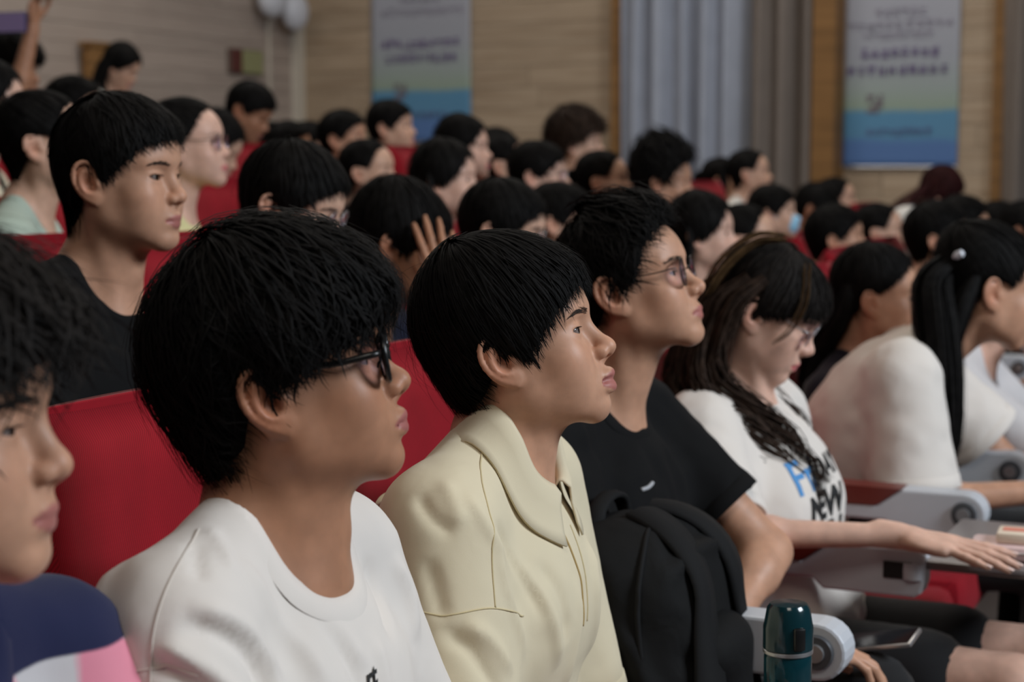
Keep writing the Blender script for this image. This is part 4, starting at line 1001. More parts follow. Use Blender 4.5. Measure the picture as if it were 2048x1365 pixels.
# --- young man in white with black glasses
FOLD_B = [([(-.018,-.112,.02),(.004,-.126,.009),(.032,-.147,-.009)], .006, .007), ([(-.014,-.136,.013),(.005,-.167,.005),(.02,-.186,-.009)], -.006, .008), ([(.017,-.219,-.039),(.044,-.197,-.045),(.063,-.166,-.071),(.085,-.151,-.11)], -.013, .011), ([(.02,-.205,-.028),(.05,-.185,-.035),(.075,-.15,-.06),(.095,-.125,-.10)], .008, .010),
          ([(.046,-.074,-.033),(.075,-.052,-.063),(.113,-.036,-.113),(.13,-.03,-.17)], -.010, .012), ([(.05,-.05,-.045),(.085,-.03,-.075),(.115,-.015,-.115)], .007, .011), ([(.005,-.229,-.056),(.03,-.221,-.065),(.057,-.205,-.085),(.08,-.18,-.12)], .011, .010), ([(0.,-.235,-.07),(.03,-.228,-.08),(.06,-.21,-.10)], -.010, .009),
          ([(.048,.107,-.042),(.071,.088,-.075),(.101,.05,-.11)], -.010, .011), ([(.059,.15,-.05),(.07,.165,-.094),(.09,.15,-.14)], .010, .012), ([(.024,-.124,-.001),(.059,-.108,-.035),(.082,-.09,-.08),(.10,-.08,-.13)], .008, .012), ([(-.07,-.15,-.02),(-.05,-.20,-.06),(-.02,-.23,-.11)], .010, .013), ([(.09,.02,-.09),(.12,.015,-.14),(.13,.01,-.2)], .007, .012),
          ([(.04,-.15,-.07),(.085,-.13,-.18),(.115,-.07,-.32)], .012, .011), ([(.03,-.17,-.10),(.08,-.16,-.22),(.10,-.13,-.38)], -.012, .013)]
B, BX = person('young man in white crew-neck tee and thick black glasses, front row', dict(pos=at(572, 781, 1.68), yaw=3, pitch=15, byaw=-20, lean=6, res=.0024, sres=.0055, seed=3, bvh=1,
    look=dict(wide=1.02, jaw=1.03, tip=.002, chin=-.008, pout=.0025, lip=1.1), skin='tan', hair=mk_short(ST_MOP, 4400, 9, .0027, 140), shirt=M['tee_white'], loose=.006, folds=FOLD_B, foldk=.75, neck=(-.008,0,-.134), nbrow=140, sw=.142, bulk=1.06, neckr=.058, arms={-1: dict(el=(.05,-.215,-.34), wr=(.30,-.10,-.42), slv=.93), 1: dict(el=(.06,.215,-.34), wr=(.30,.08,-.42), slv=.93)},
    neckhole=dict(r=.072, c=(.012,0,.004), tilt=13), collarw=.021, specs=dict(r=.0030, w=.0265, h=.0215, x=.103, mat=M['black_plastic'], tr=.0033, tflat=1.0, sq=2.8)))
seam(BX, [(-.024,-.115,.018),(-.007,-.173,.006),(0,-.214,-.021),(.002,-.228,-.049),(.006,-.235,-.079),(.01,-.24,-.11)], mat=M['seam_white'])
seam(BX, [(-.05,-.228,-.090),(-.013,-.234,-.083),(.014,-.232,-.075),(.043,-.216,-.078)], mat=M['seam_white'])
print_text(BX, 'rt', (.115,-.022,-.134), (-.02,1,.10), (0,-.1,1), .026, M['print_black'], 'chest_print', .35, .0008)
# --- young man in the cream polo
FOLD_C = [([(.054,-.18,-.038),(.082,-.144,-.087),(.11,-.11,-.163)], -.010, .009), ([(.064,-.148,-.067),(.109,-.105,-.152),(.126,-.074,-.225)], .012, .011), ([(-.013,-.201,.003),(.013,-.22,-.017),(.029,-.227,-.041)], .008, .010), ([(0,-.246,-.079),(.02,-.252,-.114),(.036,-.257,-.144)], -.009, .010),
          ([(.099,.071,-.105),(.132,.052,-.166),(.137,.10,-.288)], .010, .012), ([(-.033,-.221,-.016),(-.005,-.237,-.035),(.026,-.232,-.052)], -.009, .009), ([(.053,-.248,-.141),(.086,-.227,-.162),(.11,-.203,-.204)], .012, .010), ([(.082,-.098,-.098),(.115,-.078,-.138),(.14,-.062,-.199)], -.009, .011), ([(.03,-.25,-.15),(.07,-.24,-.18),(.10,-.22,-.24)], -.011, .010), ([(.1,-.03,-.13),(.13,-.03,-.2),(.14,-.03,-.28)], .010, .012), ([(.06,-.19,-.06),(.08,-.18,-.12),(.10,-.15,-.2)], .009, .009), ([(.02,-.21,.0),(.05,-.2,-.04),(.07,-.17,-.08)], .008, .009)]
def polo_collar(X, mat, r=.068):
    """turned-down collar, open at the front, with a placket below it"""
    rows = []; A0, A1, n = 16, 344, 72; bs = X['bs']; A = np.linspace(A0, A1, n); fr = np.clip((np.abs(A-180)-95)/70, 0, 1)     # 1 at the front ends
    prof = [(-.002,-.004), (-.004,.016), (-.001,.028), (.006,.030), (.014,.020), (.030,.006), (.040,.0045)]
    base = [ring_pts(X['sf0'], X['hc'], X['hax'], X['hx'], (r+.012)*bs, n, A0, A1, 0.)]
    for i, (dr, dz) in enumerate(prof):
        w = np.clip((i-2)/4., 0, 1); q = np.zeros((n,3))
        ext = dr + w*fr*.020
        q1 = ring_pts(X['sf0'], X['hc'], X['hax'], X['hx'], (r+dr)*bs, n, A0, A1, dz); q2 = ring_pts(X['sf0'], X['hc'], X['hax'], X['hx'], (r+dr+.020*w)*bs, n, A0, A1, dz)
        q = q1*(1-fr[:,None]) + q2*fr[:,None]
        if i in (2, 3, 4): q += X['hax']*(-.008*fr)[:,None]
        rows.append(q)
    p, f = strip(rows, False); c = link('collar', make_mesh('collar', p - X['base'], f), mat, X['shirt']); sd = c.modifiers.new('thick', 'SOLIDIFY'); sd.thickness = .003
    st = MB().tube(rows[-1][::1] + X['hax']*.0012 - X['base'], .0010, 5); st.build('collar_stitching', M['seam_cream'], X['shirt'], 'all')
armC = {-1: dict(el=(.03,-.225,-.38), wr=(.34,-.10,-.400), slv=.96, dir=(.95,.28,-.02), up=(0,-.15,1), curl=(14,30,34,36), thumb=(18,30)), 1: dict(el=(.03,.215,-.37), wr=(.26,.08,-.43), slv=1., curl=(20,25,25,30))}
C, CX = person('young man in cream polo shirt with lips parted, front row', dict(pos=at(1038, 708, 2.17), yaw=-8, pitch=16, byaw=-18, lean=10, res=.0024, sres=.0055, seed=8, bvh=1, arms=armC,
    look=dict(open=.0045, tip=.003, lip=1.2, pout=.0045, jaw=.98, lid=.18, chin=-.007), skin='mid', hair=mk_short(ST_BOWL, 4400, 9, .0025, 34), shirt=M['polo_cream'], loose=.012, folds=FOLD_C, foldk=.62, neck=(-.016,0,-.128), bulk=1.1, nbrow=150, brow=1.1, sw=.152,
    neckhole=dict(r=.064, c=(.012,0,.004), tilt=26), collar='polo', gdown=-2))
polo_collar(CX, M['polo_cream'])
seam(CX, [(.085,-.022,-.075),(.100,-.016,-.10),(.112,-.010,-.135),(.125,-.006,-.19)], .0016, mat=M['thread'], name='placket_edge'); seam(CX, [(.085,.010,-.075),(.100,.014,-.10),(.112,.016,-.135),(.125,.018,-.19)], .0012, mat=M['seam_cream'])
seam(CX, [(.0,-.10,.03),(.031,-.173,-.006),(.057,-.197,-.052),(.08,-.213,-.129)], mat=M['seam_cream']); seam(CX, [(-.02,-.26,-.14),(.034,-.256,-.136),(.077,-.219,-.126),(.103,-.149,-.146)], mat=M['seam_cream'])
# --- young man in black with wire glasses
armD = {-1: dict(el=(.10,-.24,-.31), wr=(.34,-.06,-.36)), 1: dict(el=(.205,.225,-.285), wr=(.20,.02,-.385), dir=(.1,-1,-.15), up=(.6,0,1))}
D, DX = person('young man in black tee with thin wire glasses, holding the backpack', dict(pos=at(1264, 586, 2.8), yaw=-19, pitch=17, byaw=-28, lean=2, res=.003, sres=.009, seed=12, bvh=1, arms=armD,
    look=dict(wide=.98, tip=.002, chin=-.003, lid=.2), skin='mid', hair=mk_short(ST_CROP, 3200, 8, .003, 50), shirt=M['tee_black'], loose=.008, neck=(-.050,0,-.165), neckr=.052, nbrow=140, brow=1.15, cuff=.066, cnoise=(.006,.05),
    neckhole=dict(r=.068, c=(.014,0,0), tilt=24), collarw=.018, specs=dict(r=.0013, w=.0250, h=.0220, mat=M['dark_metal'], sq=2.3, tr=.0011)))
seam(DX, [(.095,-.080,-.138),(.108,-.062,-.133),(.115,-.046,-.126)], .0035, 12, M['reflect'], 'sleeve_tab')

# --- woman in printed tee, looking down
def long_wavy(look, hf, rng, Bf):
    st = dict(thick=[(0,.014),(40,.015),(90,.018),(140,.022),(180,.022)], top=-.006, end=[(0,94),(35,99),(56,105),(76,118),(92,118),(98,122),(130,132),(180,134)], ragged=4, swirl=10, wave=4, mess=5, lift=.004, clumps=140, tilt=8, edgelay=.7, part=14)
    L = lambda *p: hf.inv(Bf.pt(p))
    G = [([(-.02,-.080,.07),(-.045,-.100,.0),L(.02,-.11,.03),L(.095,-.065,-.09),L(.135,-.005,-.20)], [.014,.022,.026,.024,.008]), ([(-.05,-.075,.06),(-.075,-.085,-.02),L(-.01,-.13,.02),L(.075,-.10,-.10),L(.13,-.03,-.225)], [.014,.024,.028,.026,.008]),
         ([(-.075,-.04,.06),(-.10,-.05,-.03),L(-.06,-.11,.03),L(.02,-.14,-.07),L(.09,-.10,-.18)], [.014,.024,.028,.026,.008]), ([(-.09,.0,.05),(-.115,.0,-.04),L(-.09,.0,.02),L(-.10,-.03,-.08)], [.016,.030,.034,.02]), ([(-.05,.075,.06),(-.07,.09,-.02),L(-.03,.10,.03),L(.05,.11,-.09),L(.09,.10,-.2)], [.014,.026,.03,.026,.008])]
    T = [([(-.03,-.03,.150),(-.075,-.055,.125),(-.105,-.065,.06),(-.11,-.07,-.01)], [.010,.016,.020,.016])]
    S2 = [([(.03,-.055,.130),(.06,-.085,.07),(.062,-.090,.01),(.045,-.088,-.03)], [.008,.009,.008,.004])]
    return {'hair:soft': hair_short(look, st, hf, rng, 1800, 8, .004), 'long_hair:brown': locks(G, hf, rng, 110, 24, .0034, .015, 2.8), 'hair_streak:streak': locks(T, hf, rng, 34, 12, .0026), 'side_lock:streak': locks(S2, hf, rng, 8, 12, .0022)}
armE = {-1: dict(el=(.10,-.27,-.212), wr=(.36,-.165,-.208), dir=(.97,.10,-.10), up=(0,-.1,1), curl=(4,6,6,4), spread=9, thumb=(20,14), slv=.92), 1: dict(el=(.04,.24,-.30), wr=(.18,.06,-.40))}
E, EX = person('woman with long wavy hair and glasses looking down, in white printed tee', dict(pos=at(1528, 630, 3.27), yaw=-16, pitch=-27, byaw=-30, lean=-13, hs=.99, bs=1.04, res=.0034, sres=.0075, seed=21, bvh=1, arms=armE, ares=.0034, nails=1, armr=.72, lapz=-.045,
    look=dict(lid=.75, nose=.92, jaw=.98, wide=.98, lip=1.05), gdown=25, skin='pale', hair=long_wavy, hairm='brown', shirt=M['tee_white'], loose=.012, neck=(-.055,0,-.132), neckr=.045, adam=0, sw=.140, bust=1, cuff=.074, cnoise=(.005,.05), brow=.8,
    neckhole=dict(r=.066, c=(.014,0,0), tilt=24), collarw=.016, shorts=.66, specs=dict(r=.0008, w=.0235, h=.0210, mat=M['silver'], sq=2.1, tr=.0009)))
print_text(EX, 'Fri', (.13,-.112,-.205), (0,1,.05), (0,0,1), .090, M['print_sky'], 'blue_print', 0, .001); print_text(EX, 'DAY', (.14,-.010,-.190), (0,1,.05), (0,0,1), .055, M['print_black'], 'black_print', 0, .002)
print_text(EX, 'NEW', (.13,-.090,-.262), (0,1,.05), (0,0,1), .070, M['print_black'], 'black_print', .1, .003); print_text(EX, 'MEN', (.13,-.085,-.318), (0,1,.05), (0,0,1), .070, M['print_black'], 'black_print', .1, .003)
# --- woman in navy, sitting back
def long_tucked(look, hf, rng, Bf):
    st = dict(thick=[(0,.012),(40,.014),(90,.014),(140,.018),(180,.022)], top=.008, end=[(0,63),(25,66),(48,78),(68,94),(84,98),(96,94),(112,98),(125,126),(180,132)], ragged=2, swirl=0, wave=2, mess=2, lift=.002, clumps=160, tilt=5, edgelay=.6)
    L = lambda *p: hf.inv(Bf.pt(p))
    G = [([(-.06,s*.06,.05),(-.085,s*.06,-.03),L(-.08,s*.06,.02),L(-.10,s*.07,-.12),L(-.09,s*.07,-.26)], [.02,.03,.034,.032,.012]) for s in (-1, 1)] + [([(-.09,0,.05),(-.11,0,-.03),L(-.11,0,0),L(-.125,0,-.14),L(-.12,0,-.28)], [.02,.03,.036,.034,.012])]
    return {'hair:black': hair_short(look, st, hf, rng, 1100, 8, .005), 'long_hair:black': locks(G, hf, rng, 80, 14, .006, .003, 1.5)}
N2, NX = person('woman in dark navy tee sitting back, behind the white-shirted woman leaning forward', dict(pos=at(1752, 606, 4.15), yaw=-12, pitch=2, byaw=-25, lean=0, hs=.97, res=.0048, sres=.012, seed=31, look=dict(nose=.92), skin='mid', hair=long_tucked, shirt=M['navy_dark'], neckr=.046, adam=0, sw=.14, ares=.005))
# --- woman leaning forward in white with a ponytail
def pony_front(look, hf, rng, Bf):
    st = dict(thick=[(0,.014),(40,.016),(90,.014),(140,.018),(180,.020)], top=.014, end=[(0,82),(30,86),(50,96),(68,108),(80,112),(90,96),(96,86),(112,84),(122,100),(140,104),(180,106)], ragged=2, swirl=0, wave=2, mess=2, lift=.002, clumps=160, tilt=40, edgelay=.5)
    L = lambda *p: hf.inv(Bf.pt(p))
    G = [([(-.095,-.02,.045),(-.125,-.045,.0),(-.115,-.085,-.07),L(.04,-.13,-.02),L(.12,-.12,-.14),L(.155,-.11,-.30),L(.16,-.11,-.40)], [.030,.044,.050,.048,.044,.040,.026]), ([(-.05,-.07,.03),(-.07,-.09,-.03),L(.03,-.11,.0),L(.11,-.10,-.13),L(.15,-.09,-.30)], [.014,.022,.026,.028,.02])]
    return {'hair:black': hair_short(look, st, hf, rng, 1400, 8, .0048), 'ponytail:black': locks(G, hf, rng, 210, 18, .007, .004, 1.5)}
armF = {-1: dict(el=(-.02,-.190,-.285), wr=(.24,-.12,-.265), dir=(1,.1,0), slv=.90), 1: dict(el=(.18,.22,-.29), wr=(.36,.10,-.20), dir=(.2,-.4,1))}
Fw, FX = person('woman with black ponytail leaning forward in plain white tee', dict(pos=at(1972, 588, 3.86), yaw=2, pitch=-10, byaw=-15, lean=34, hipx=.16, hs=1.07, bs=1.08, res=.0045, sres=.010, seed=41, bvh=1, arms=armF, armr=.85,
    look=dict(nose=.92), skin='mid', hair=pony_front, shirt=M['tee_white'], loose=.016, neck=(-.105,0,-.115), neckr=.045, adam=0, sw=.145, cuff=.092, cnoise=(.006,.06), collarw=.014, neckhole=dict(r=.062, c=(.012,0,0), tilt=15), ares=.0045))
MB().tube(FX['hf'].pts(spline([(-.085,-.075,.075),(-.092,-.070,.070),(-.100,-.062,.062)], 6)) - FX['base'], [.004,.009,.008,.009,.008,.004], 8).build('hair_clip', M['white_plastic'], Fw, True)
# --- woman at the right edge, chin on her hand
armG = {-1: dict(el=(.27,-.16,-.30), wr=(.20,-.06,-.07), dir=(-.05,.25,1), up=(1,0,0), curl=(50,60,60,60), slv=.75), 1: dict(el=(.16,.22,-.29), wr=(.36,.06,-.30))}
Gw, GX = person('woman at the right picture edge resting her chin on her fist', dict(pos=at(2012, 606, 4.62), yaw=-22, pitch=0, byaw=-25, lean=18, hs=.97, res=.0048, sres=.012, seed=51, arms=armG, look=dict(nose=.92), skin='pale', hair=long_tucked, shirt=M['white_knit'], neckr=.046, adam=0, sw=.14, neck=(-.07,0,-.135), ares=.0045))
# --- blurred young man at the left edge
def panelA(L): return {'lower': (-.035 - L[:,2])/.003, 'side': (L[:,0] - .040 + .3*(L[:,2]+.035))/.003}
def panel_mat():
    m = cloth('colour_block_knit', lin(34,38,70)); t = m.node_tree; b = t.nodes['Principled BSDF']; src = b.inputs['Base Color'].links[0].from_socket
    m1 = t.nodes.new('ShaderNodeMixRGB'); m2 = t.nodes.new('ShaderNodeMixRGB'); a1 = t.nodes.new('ShaderNodeAttribute'); a2 = t.nodes.new('ShaderNodeAttribute'); a1.attribute_name = 'side'; a2.attribute_name = 'lower'; m1.use_clamp = m2.use_clamp = True
    c1 = t.nodes.new('ShaderNodeClamp'); c2 = t.nodes.new('ShaderNodeClamp'); t.links.new(a1.outputs['Fac'], c1.inputs[0]); t.links.new(a2.outputs['Fac'], c2.inputs[0])
    m1.inputs[1].default_value = lin(206,202,202); m1.inputs[2].default_value = lin(226,142,160); t.links.new(c1.outputs[0], m1.inputs[0]); t.links.new(c2.outputs[0], m2.inputs[0]); t.links.new(src, m2.inputs[1]); t.links.new(m1.outputs[0], m2.inputs[2]); t.links.new(m2.outputs[0], b.inputs['Base Color']); return m
A, AX = person('nearest young man at the left edge in navy, white and pink top', dict(pos=at(-164, 880, 1.30), yaw=-4, pitch=1, byaw=-28, lean=10, res=.0034, sres=.009, seed=61, look=dict(wide=1.04, jaw=1.04, nose=1.08, lid=.45), skin='mid', hair=mk_short(ST_FLUFF, 2800, 9, .0032, 100, 'soft'), hairm='soft', shirt=panel_mat(), panels=(0, panelA), brow=1.3, nbrow=180, neck=(-.020,0,-.155), collarmat=M['navy'], sleeve=.8))
# ------------------------------------------------------------------ things in the front row
def backpack():
    X = V(*at(1318, 1268, 2.58)); R = rot('z', -24) @ rot('y', -8); t = thing('backpack', 'black backpack standing on the lap of the student in black', 'backpack', tuple(X - V(0,0,.16)), 0); O = V(0,0,.16)
    mb = cloth('black_nylon', (.0048,.0048,.0050,1), .8, 700, .3, .0, .06, .25); mt = cloth('black_webbing', (.0075,.0075,.008,1), .8, 500, .4, .0)
    fr = Frame(R, O)
    f = Field(); f.f = fr
    for s in (1, -1):
        f.con((0,s*.085,-.17), (0,s*.085,.07), .078, .070, .05)
        f.con((.03,s*.075,-.17), (.02,s*.07,.05), .078, .070, .05)
    f.ell((-.035,-.05,.135), (.055,.105,.050), .05); f.con((0,-.07,.09), (0,.07,.09), .070, .070, .05); f.con((0,-.03,-.16), (0,.03,.08), .09, .085, .05)
    p, q = f.mesh(.009); p = displace(p, q, fr, [([(.06,-.13,.10),(.09,-.04,.13),(.09,.08,.12)], .012, .012), ([(.07,-.14,.0),(.10,-.03,-.04),(.10,.08,-.04)], -.008, .014), ([(.0,-.16,.06),(.03,-.165,-.02),(.05,-.16,-.12)], .010, .012)], (.006,.06), 4, f); link('bag_body', make_mesh('bag_body', p, q), mb, t)
    f2 = Field(); f2.f = fr; f2.con((.085,-.06,-.16), (.085,.06,-.16), .048, .048, .04); f2.con((.085,-.05,-.02), (.085,.05,-.02), .040, .040, .04); f2.con((.085,0,-.16), (.085,0,-.02), .05, .045, .04); p, q = f2.mesh(.007); link('front_pocket', make_mesh('front_pocket', p, q), mb, t)
    z = MB(); z.tube(f.project(fr.pts(spline([(.03,-.16,-.14),(.03,-.155,.05),(.03,-.09,.155),(.03,.0,.165),(.03,.09,.155),(.03,.155,.05),(.03,.16,-.14)], 60)), .001, 4), .0040, 6); z.build('zip', mt, t, 'all')
    h = MB(); h.tube(fr.pts(spline([(-.045,-.085,.150),(-.045,-.075,.195),(-.045,-.02,.212),(-.045,.03,.200),(-.045,.045,.150)], 20)), .015, 8, .45); h.build('handle', mt, t, 'all')
    for s in (-1, 1):
        q = f.project(fr.pts(spline([(.0,s*.03,.17),(.06,s*.05,.14),(.10,s*.075,.04),(.12,s*.11,-.08),(.13,s*.14,-.22)], 30)), .006, 3)
        T = np.gradient(q, axis=0); Nn = f.grad(q); S = np.cross(T, Nn); S /= np.linalg.norm(S, axis=1, keepdims=True)
        w = .034; p, g_ = strip([q - S*w - Nn*.004, q - S*w + Nn*.003, q + Nn*.007, q + S*w + Nn*.003, q + S*w - Nn*.004], False); link('shoulder_strap', make_mesh('shoulder_strap', p, g_), mt, t)
    k = MB(); k.tube(fr.pts([(.035,.150,.06),(.06,.165,.03),(.062,.168,-.01)]), .003, 6); k.build('zip_pull', mt, t, 'all')
    return t
backpack()
def bottle():
    X = at(1574, 1412, 2.28); t = thing('water_bottle', 'teal translucent water bottle beside the backpack', 'bottle', tuple(X), .3)
    N = NT('teal_plastic'); b = N.b; b.inputs['Base Color'].default_value = (.012,.10,.13,1); b.inputs['Roughness'].default_value = .06; b.inputs['Transmission Weight'].default_value = .7; b.inputs['IOR'].default_value = 1.4
    cap = plain('teal_cap', (.004,.026,.033,1), .14); H = .066
    MB().lathe([(.0,0),(.028,0),(.031,.004),(.031,H),(.029,H+.006),(.025,H+.012)], 36).build('bottle_body', N.m, t, True)
    MB().lathe([(.026,H+.010),(.0325,H+.012),(.0325,H+.040),(.031,H+.046),(.028,H+.064),(.024,H+.070),(.0,H+.071)], 36).build('cap', cap, t, True)
    MB().box((.000,-.0320,H+.030), (.016,.008,.030), bev=.003).build('latch', M['black_plastic'], t, True); MB().lathe([(.030,H+.004),(.0325,H+.006),(.0325,H+.010),(.030,H+.012)], 36).build('seal_ring', M['silver'], t, True)
    return t
bottle()
ph = at(1742, 1284, 2.80); t = thing('smartphone', 'smartphone lying on the black shorts', 'phone', tuple(ph), -.5); t.rotation_euler = (.12, -.22, -.5)
MB().box((0,0,0), (.15,.072,.008), bev=.003).build('case', M['silver'], t, True); MB().box((0,0,.0045), (.142,.066,.001)).build('screen', plain('phone_glass', (.01,.01,.012,1), .08), t)
M['pale_pink'] = plain('pale_pink_plastic', lin(226,196,194), .4); M['cream_paper'] = plain('cream_paper', lin(232,216,196), .6); M['coral'] = plain('coral_print', lin(216,130,110), .5)
tz = .664; q = at(2030, 1130, 3.03); t = thing('pencil_case', 'pale pink flat case lying on the writing tablet', 'case', (q[0]+.02, q[1], tz), -.35)
MB().box((0,0,.013), (.19,.10,.026), bev=.009).build('case_body', M['pale_pink'], t, True); MB().tube([(-.085,-.051,.016),(.085,-.051,.016)], .0012, 6).build('zip', M['silver'], t)
t = thing('tissue_pack', 'small cream pack with coral top on the pale pink case', 'packet', (q[0]+.03, q[1]-.0, tz+.0262), -.35); MB().box((0,0,.010), (.12,.07,.020), bev=.006).build('pack', M['cream_paper'], t, True); MB().box((0,0,.0205), (.10,.03,.001)).build('flap', M['coral'], t)
# ------------------------------------------------------------------ second row, nearer people
def shirt_col(n, r, g_, b): M[n] = cloth(n, lin(r, g_, b), .9, 900, .2, .05)
for n, c in dict(c_black=(20,20,21), c_char=(36,35,36), c_navy=(24,27,44), c_mint=(176,190,176), c_yellow=(222,214,160), c_white=(214,210,204), c_cream=(222,212,188), c_grey=(120,116,124), c_brown=(58,48,44), c_olive=(96,86,56), c_maroon=(88,26,30)).items(): shirt_col(n, *c)
SPB = dict(r=.0011, w=.0240, h=.0205, mat=M['silver'], sq=2.3, tr=.0012)
H_, HX = person('young man with short black hair in black tee, second row', dict(pos=at(242, 368, 2.80), yaw=-18, pitch=0, byaw=-28, lean=3, floor=RISE, res=.0032, sres=.011, seed=71, look=dict(wide=1.0, jaw=1.0, chin=0., nose=1.04, lip=1.1), skin='mid', hair=mk_short(ST_SHORT, 2600, 8, .0036, 30), shirt=M['tee_black'], neck=(-.045,0,-.152), neckr=.054, sw=.17, brow=1.1, nbrow=110, arms='lap', ares=.006, neckhole=dict(r=.070, c=(.012,0,0), tilt=22), loose=.01, adam=.004))
I_, IX = person('student with straight fringe and silver glasses, second row', dict(pos=at(582, 426, 3.30), hs=.96, yaw=-14, pitch=-15, byaw=-25, lean=6, floor=RISE, res=.0042, sres=.013, seed=72, look=dict(wide=1.02, nose=1.08), skin='fair', hair=mk_short(ST_THIN, 1600, 8, .005, 16), shirt=M['c_char'], specs=SPB, ares=.006))
armJ = {-1: dict(el=(.28,-.20,-.36), wr=(.235,-.095,.030), dir=(-.25,.10,1), up=(.55,-.9,0), curl=(6,7,8,10), spread=6, thumb=(30,20)), 1: dict(el=(.20,.2,-.32), wr=(.30,.0,-.28))}
J_, JX = person('student hiding his eyes behind one raised hand, second row', dict(pos=at(792, 500, 3.74), yaw=2, pitch=-14, byaw=-20, lean=16, floor=RISE, res=.0046, sres=.013, seed=73, arms=armJ, ares=.005, look=dict(), skin='tan', hair=mk_short(ST_BOWL, 1600, 8, .005, 16), shirt=M['c_navy'], neck=(-.075,0,-.14)))
K_, KX = person('student with glasses half hidden behind the cream polo student, second row', dict(pos=at(1005, 474, 4.25), yaw=-12, pitch=-6, byaw=-25, lean=6, floor=RISE, res=.0048, sres=.014, seed=74, look=dict(wide=1.02), skin='fair', hair=mk_short(ST_THIN, 1300, 8, .006, 0), shirt=M['c_black'], specs=SPB, ares=.006))
# ------------------------------------------------------------------ the crowd: a few built people, copied one by one
LO = dict(res=.0062, sres=.016, ares=.009, eyes=True, nbrow=30, hems=False, cnoise=(.0012,.09), legs=False, byaw=0, yaw=0, floor=-9.)
def s_long(look, hf, rng, Bf):
    st = dict(thick=[(0,.014),(40,.018),(90,.020),(140,.022),(180,.024)], top=.010, end=[(0,64),(22,70),(42,88),(60,108),(80,124),(95,124),(115,128),(180,134)], ragged=3, swirl=0, wave=2, mess=2, lift=.003, clumps=100, tilt=4, edgelay=.7)
    L = lambda *p: hf.inv(Bf.pt(p)); G = []
    for s in (-1, 1): G += [([(-.03,s*.078,.05),(-.03,s*.090,-.03),L(.0,s*.095,.03),L(.06,s*.10,-.10),L(.085,s*.09,-.22)], [.014,.022,.026,.026,.012]), ([(-.07,s*.055,.05),(-.085,s*.065,-.03),L(-.06,s*.08,.02),L(-.09,s*.09,-.12),L(-.10,s*.09,-.24)], [.018,.028,.032,.03,.012])]
    return {'hair:black': hair_short(look, st, hf, rng, 700, 8, .007), 'long_hair:black': locks(G, hf, rng, 26, 10, .010, .003, 1.5)}
def s_pony(look, hf, rng, Bf):
    st = dict(thick=[(0,.010),(40,.012),(90,.012),(140,.016),(180,.018)], top=.008, end=[(0,88),(30,92),(46,98),(62,106),(78,110),(90,94),(96,88),(112,88),(122,106),(180,112)], ragged=2, swirl=0, wave=1, mess=2, lift=.002, clumps=100, tilt=40, edgelay=.5)
    L = lambda *p: hf.inv(Bf.pt(p)); G = [([(-.095,0,.06),(-.135,0,.05),(-.145,0,-.03),L(-.12,0,-.02),L(-.125,0,-.14)], [.016,.024,.030,.028,.010])]
    return {'hair:black': hair_short(look, st, hf, rng, 700, 8, .006), 'ponytail:black': locks(G, hf, rng, 60, 12, .010, .003, 1.5)}
ST_SPIKE = dict(ST_CROP, thick=[(0,.034),(30,.034),(60,.018),(80,.010),(95,.008),(120,.014),(180,.020)], top=.055, mess=20, lift=.02)
ST_CURL = dict(ST_FLUFF, thick=[(0,.038),(60,.034),(95,.030),(120,.034),(180,.034)], top=.016, wave=16, mess=16, end=[(0,96),(30,98),(60,104),(80,108),(92,96),(112,92),(122,112),(180,118)])
def sh_(st, hm='black', n=700): return mk_short(st, n, 8, .007, 0, hm)
PROT = {}
def proto(key, **kw):
    S = dict(LO); S.update(kw); S.setdefault('pos', (0,0,0)); S.setdefault('shirt', M['c_black']); S.setdefault('look', {})
    r, x = person('x', S); PROT[key] = (r, x['hf'].t - x['base'], []); r.location = (0, 0, 0)
proto('fringe', pitch=6, hair=sh_(ST_THIN), skin='fair', seed=1); proto('short', pitch=8, hair=sh_(ST_SHORT), skin='mid', seed=2); proto('spike', pitch=-2, hair=sh_(ST_SPIKE), skin='mid', seed=4)
proto('curly', pitch=4, hair=sh_(ST_CURL, 'brown', 900), skin='fair', hairm='brown', seed=5); proto('down', pitch=-28, hair=sh_(ST_SHORT), skin='tan', seed=6, look=dict(lid=.7), neck=(-.07,0,-.135))
proto('long', pitch=6, hair=s_long, skin='pale', neckr=.045, adam=0, sw=.14, seed=7, look=dict(nose=.9), bs=.95, hs=.97); proto('pony', pitch=6, hair=s_pony, skin='fair', neckr=.045, adam=0, sw=.14, seed=8, look=dict(nose=.9), bs=.95, hs=.97)
proto('longdown', pitch=-26, hair=s_long, skin='fair', neckr=.045, adam=0, sw=.14, seed=9, look=dict(nose=.9, lid=.7), bs=.95, hs=.97, neck=(-.07,0,-.135)); proto('specs', pitch=4, hair=sh_(ST_THIN), skin='pale', specs=SPB, seed=10)
proto('specgirl', pitch=6, hair=s_pony, skin='pale', neckr=.045, adam=0, sw=.14, seed=13, look=dict(nose=.9, lip=1.1), bs=.95, hs=.97, specs=dict(SPB, mat=M['dark_metal']))
def s_longm(look, hf, rng, Bf): return {k.replace('black', 'maroon'): v for k, v in s_long(look, hf, rng, Bf).items()}
proto('bent', pitch=-30, hair=s_longm, skin='fair', neckr=.045, adam=0, sw=.15, seed=19, look=dict(nose=.9, lid=.7), bs=1.0, hs=.97, lean=38, neck=(-.12,0,-.085), loose=.012)
armZ = {-1: dict(el=(.26,-.15,-.32), wr=(.17,-.035,-.085), dir=(-.2,.3,1), up=(1,0,0), curl=(50,60,60,60)), 1: dict(el=(.16,.22,-.30), wr=(.34,.02,-.30))}
proto('chinhand', pitch=4, hair=s_long, skin='pale', neckr=.045, adam=0, sw=.14, seed=11, look=dict(nose=.9), bs=.95, hs=.97, arms=armZ, lean=10)
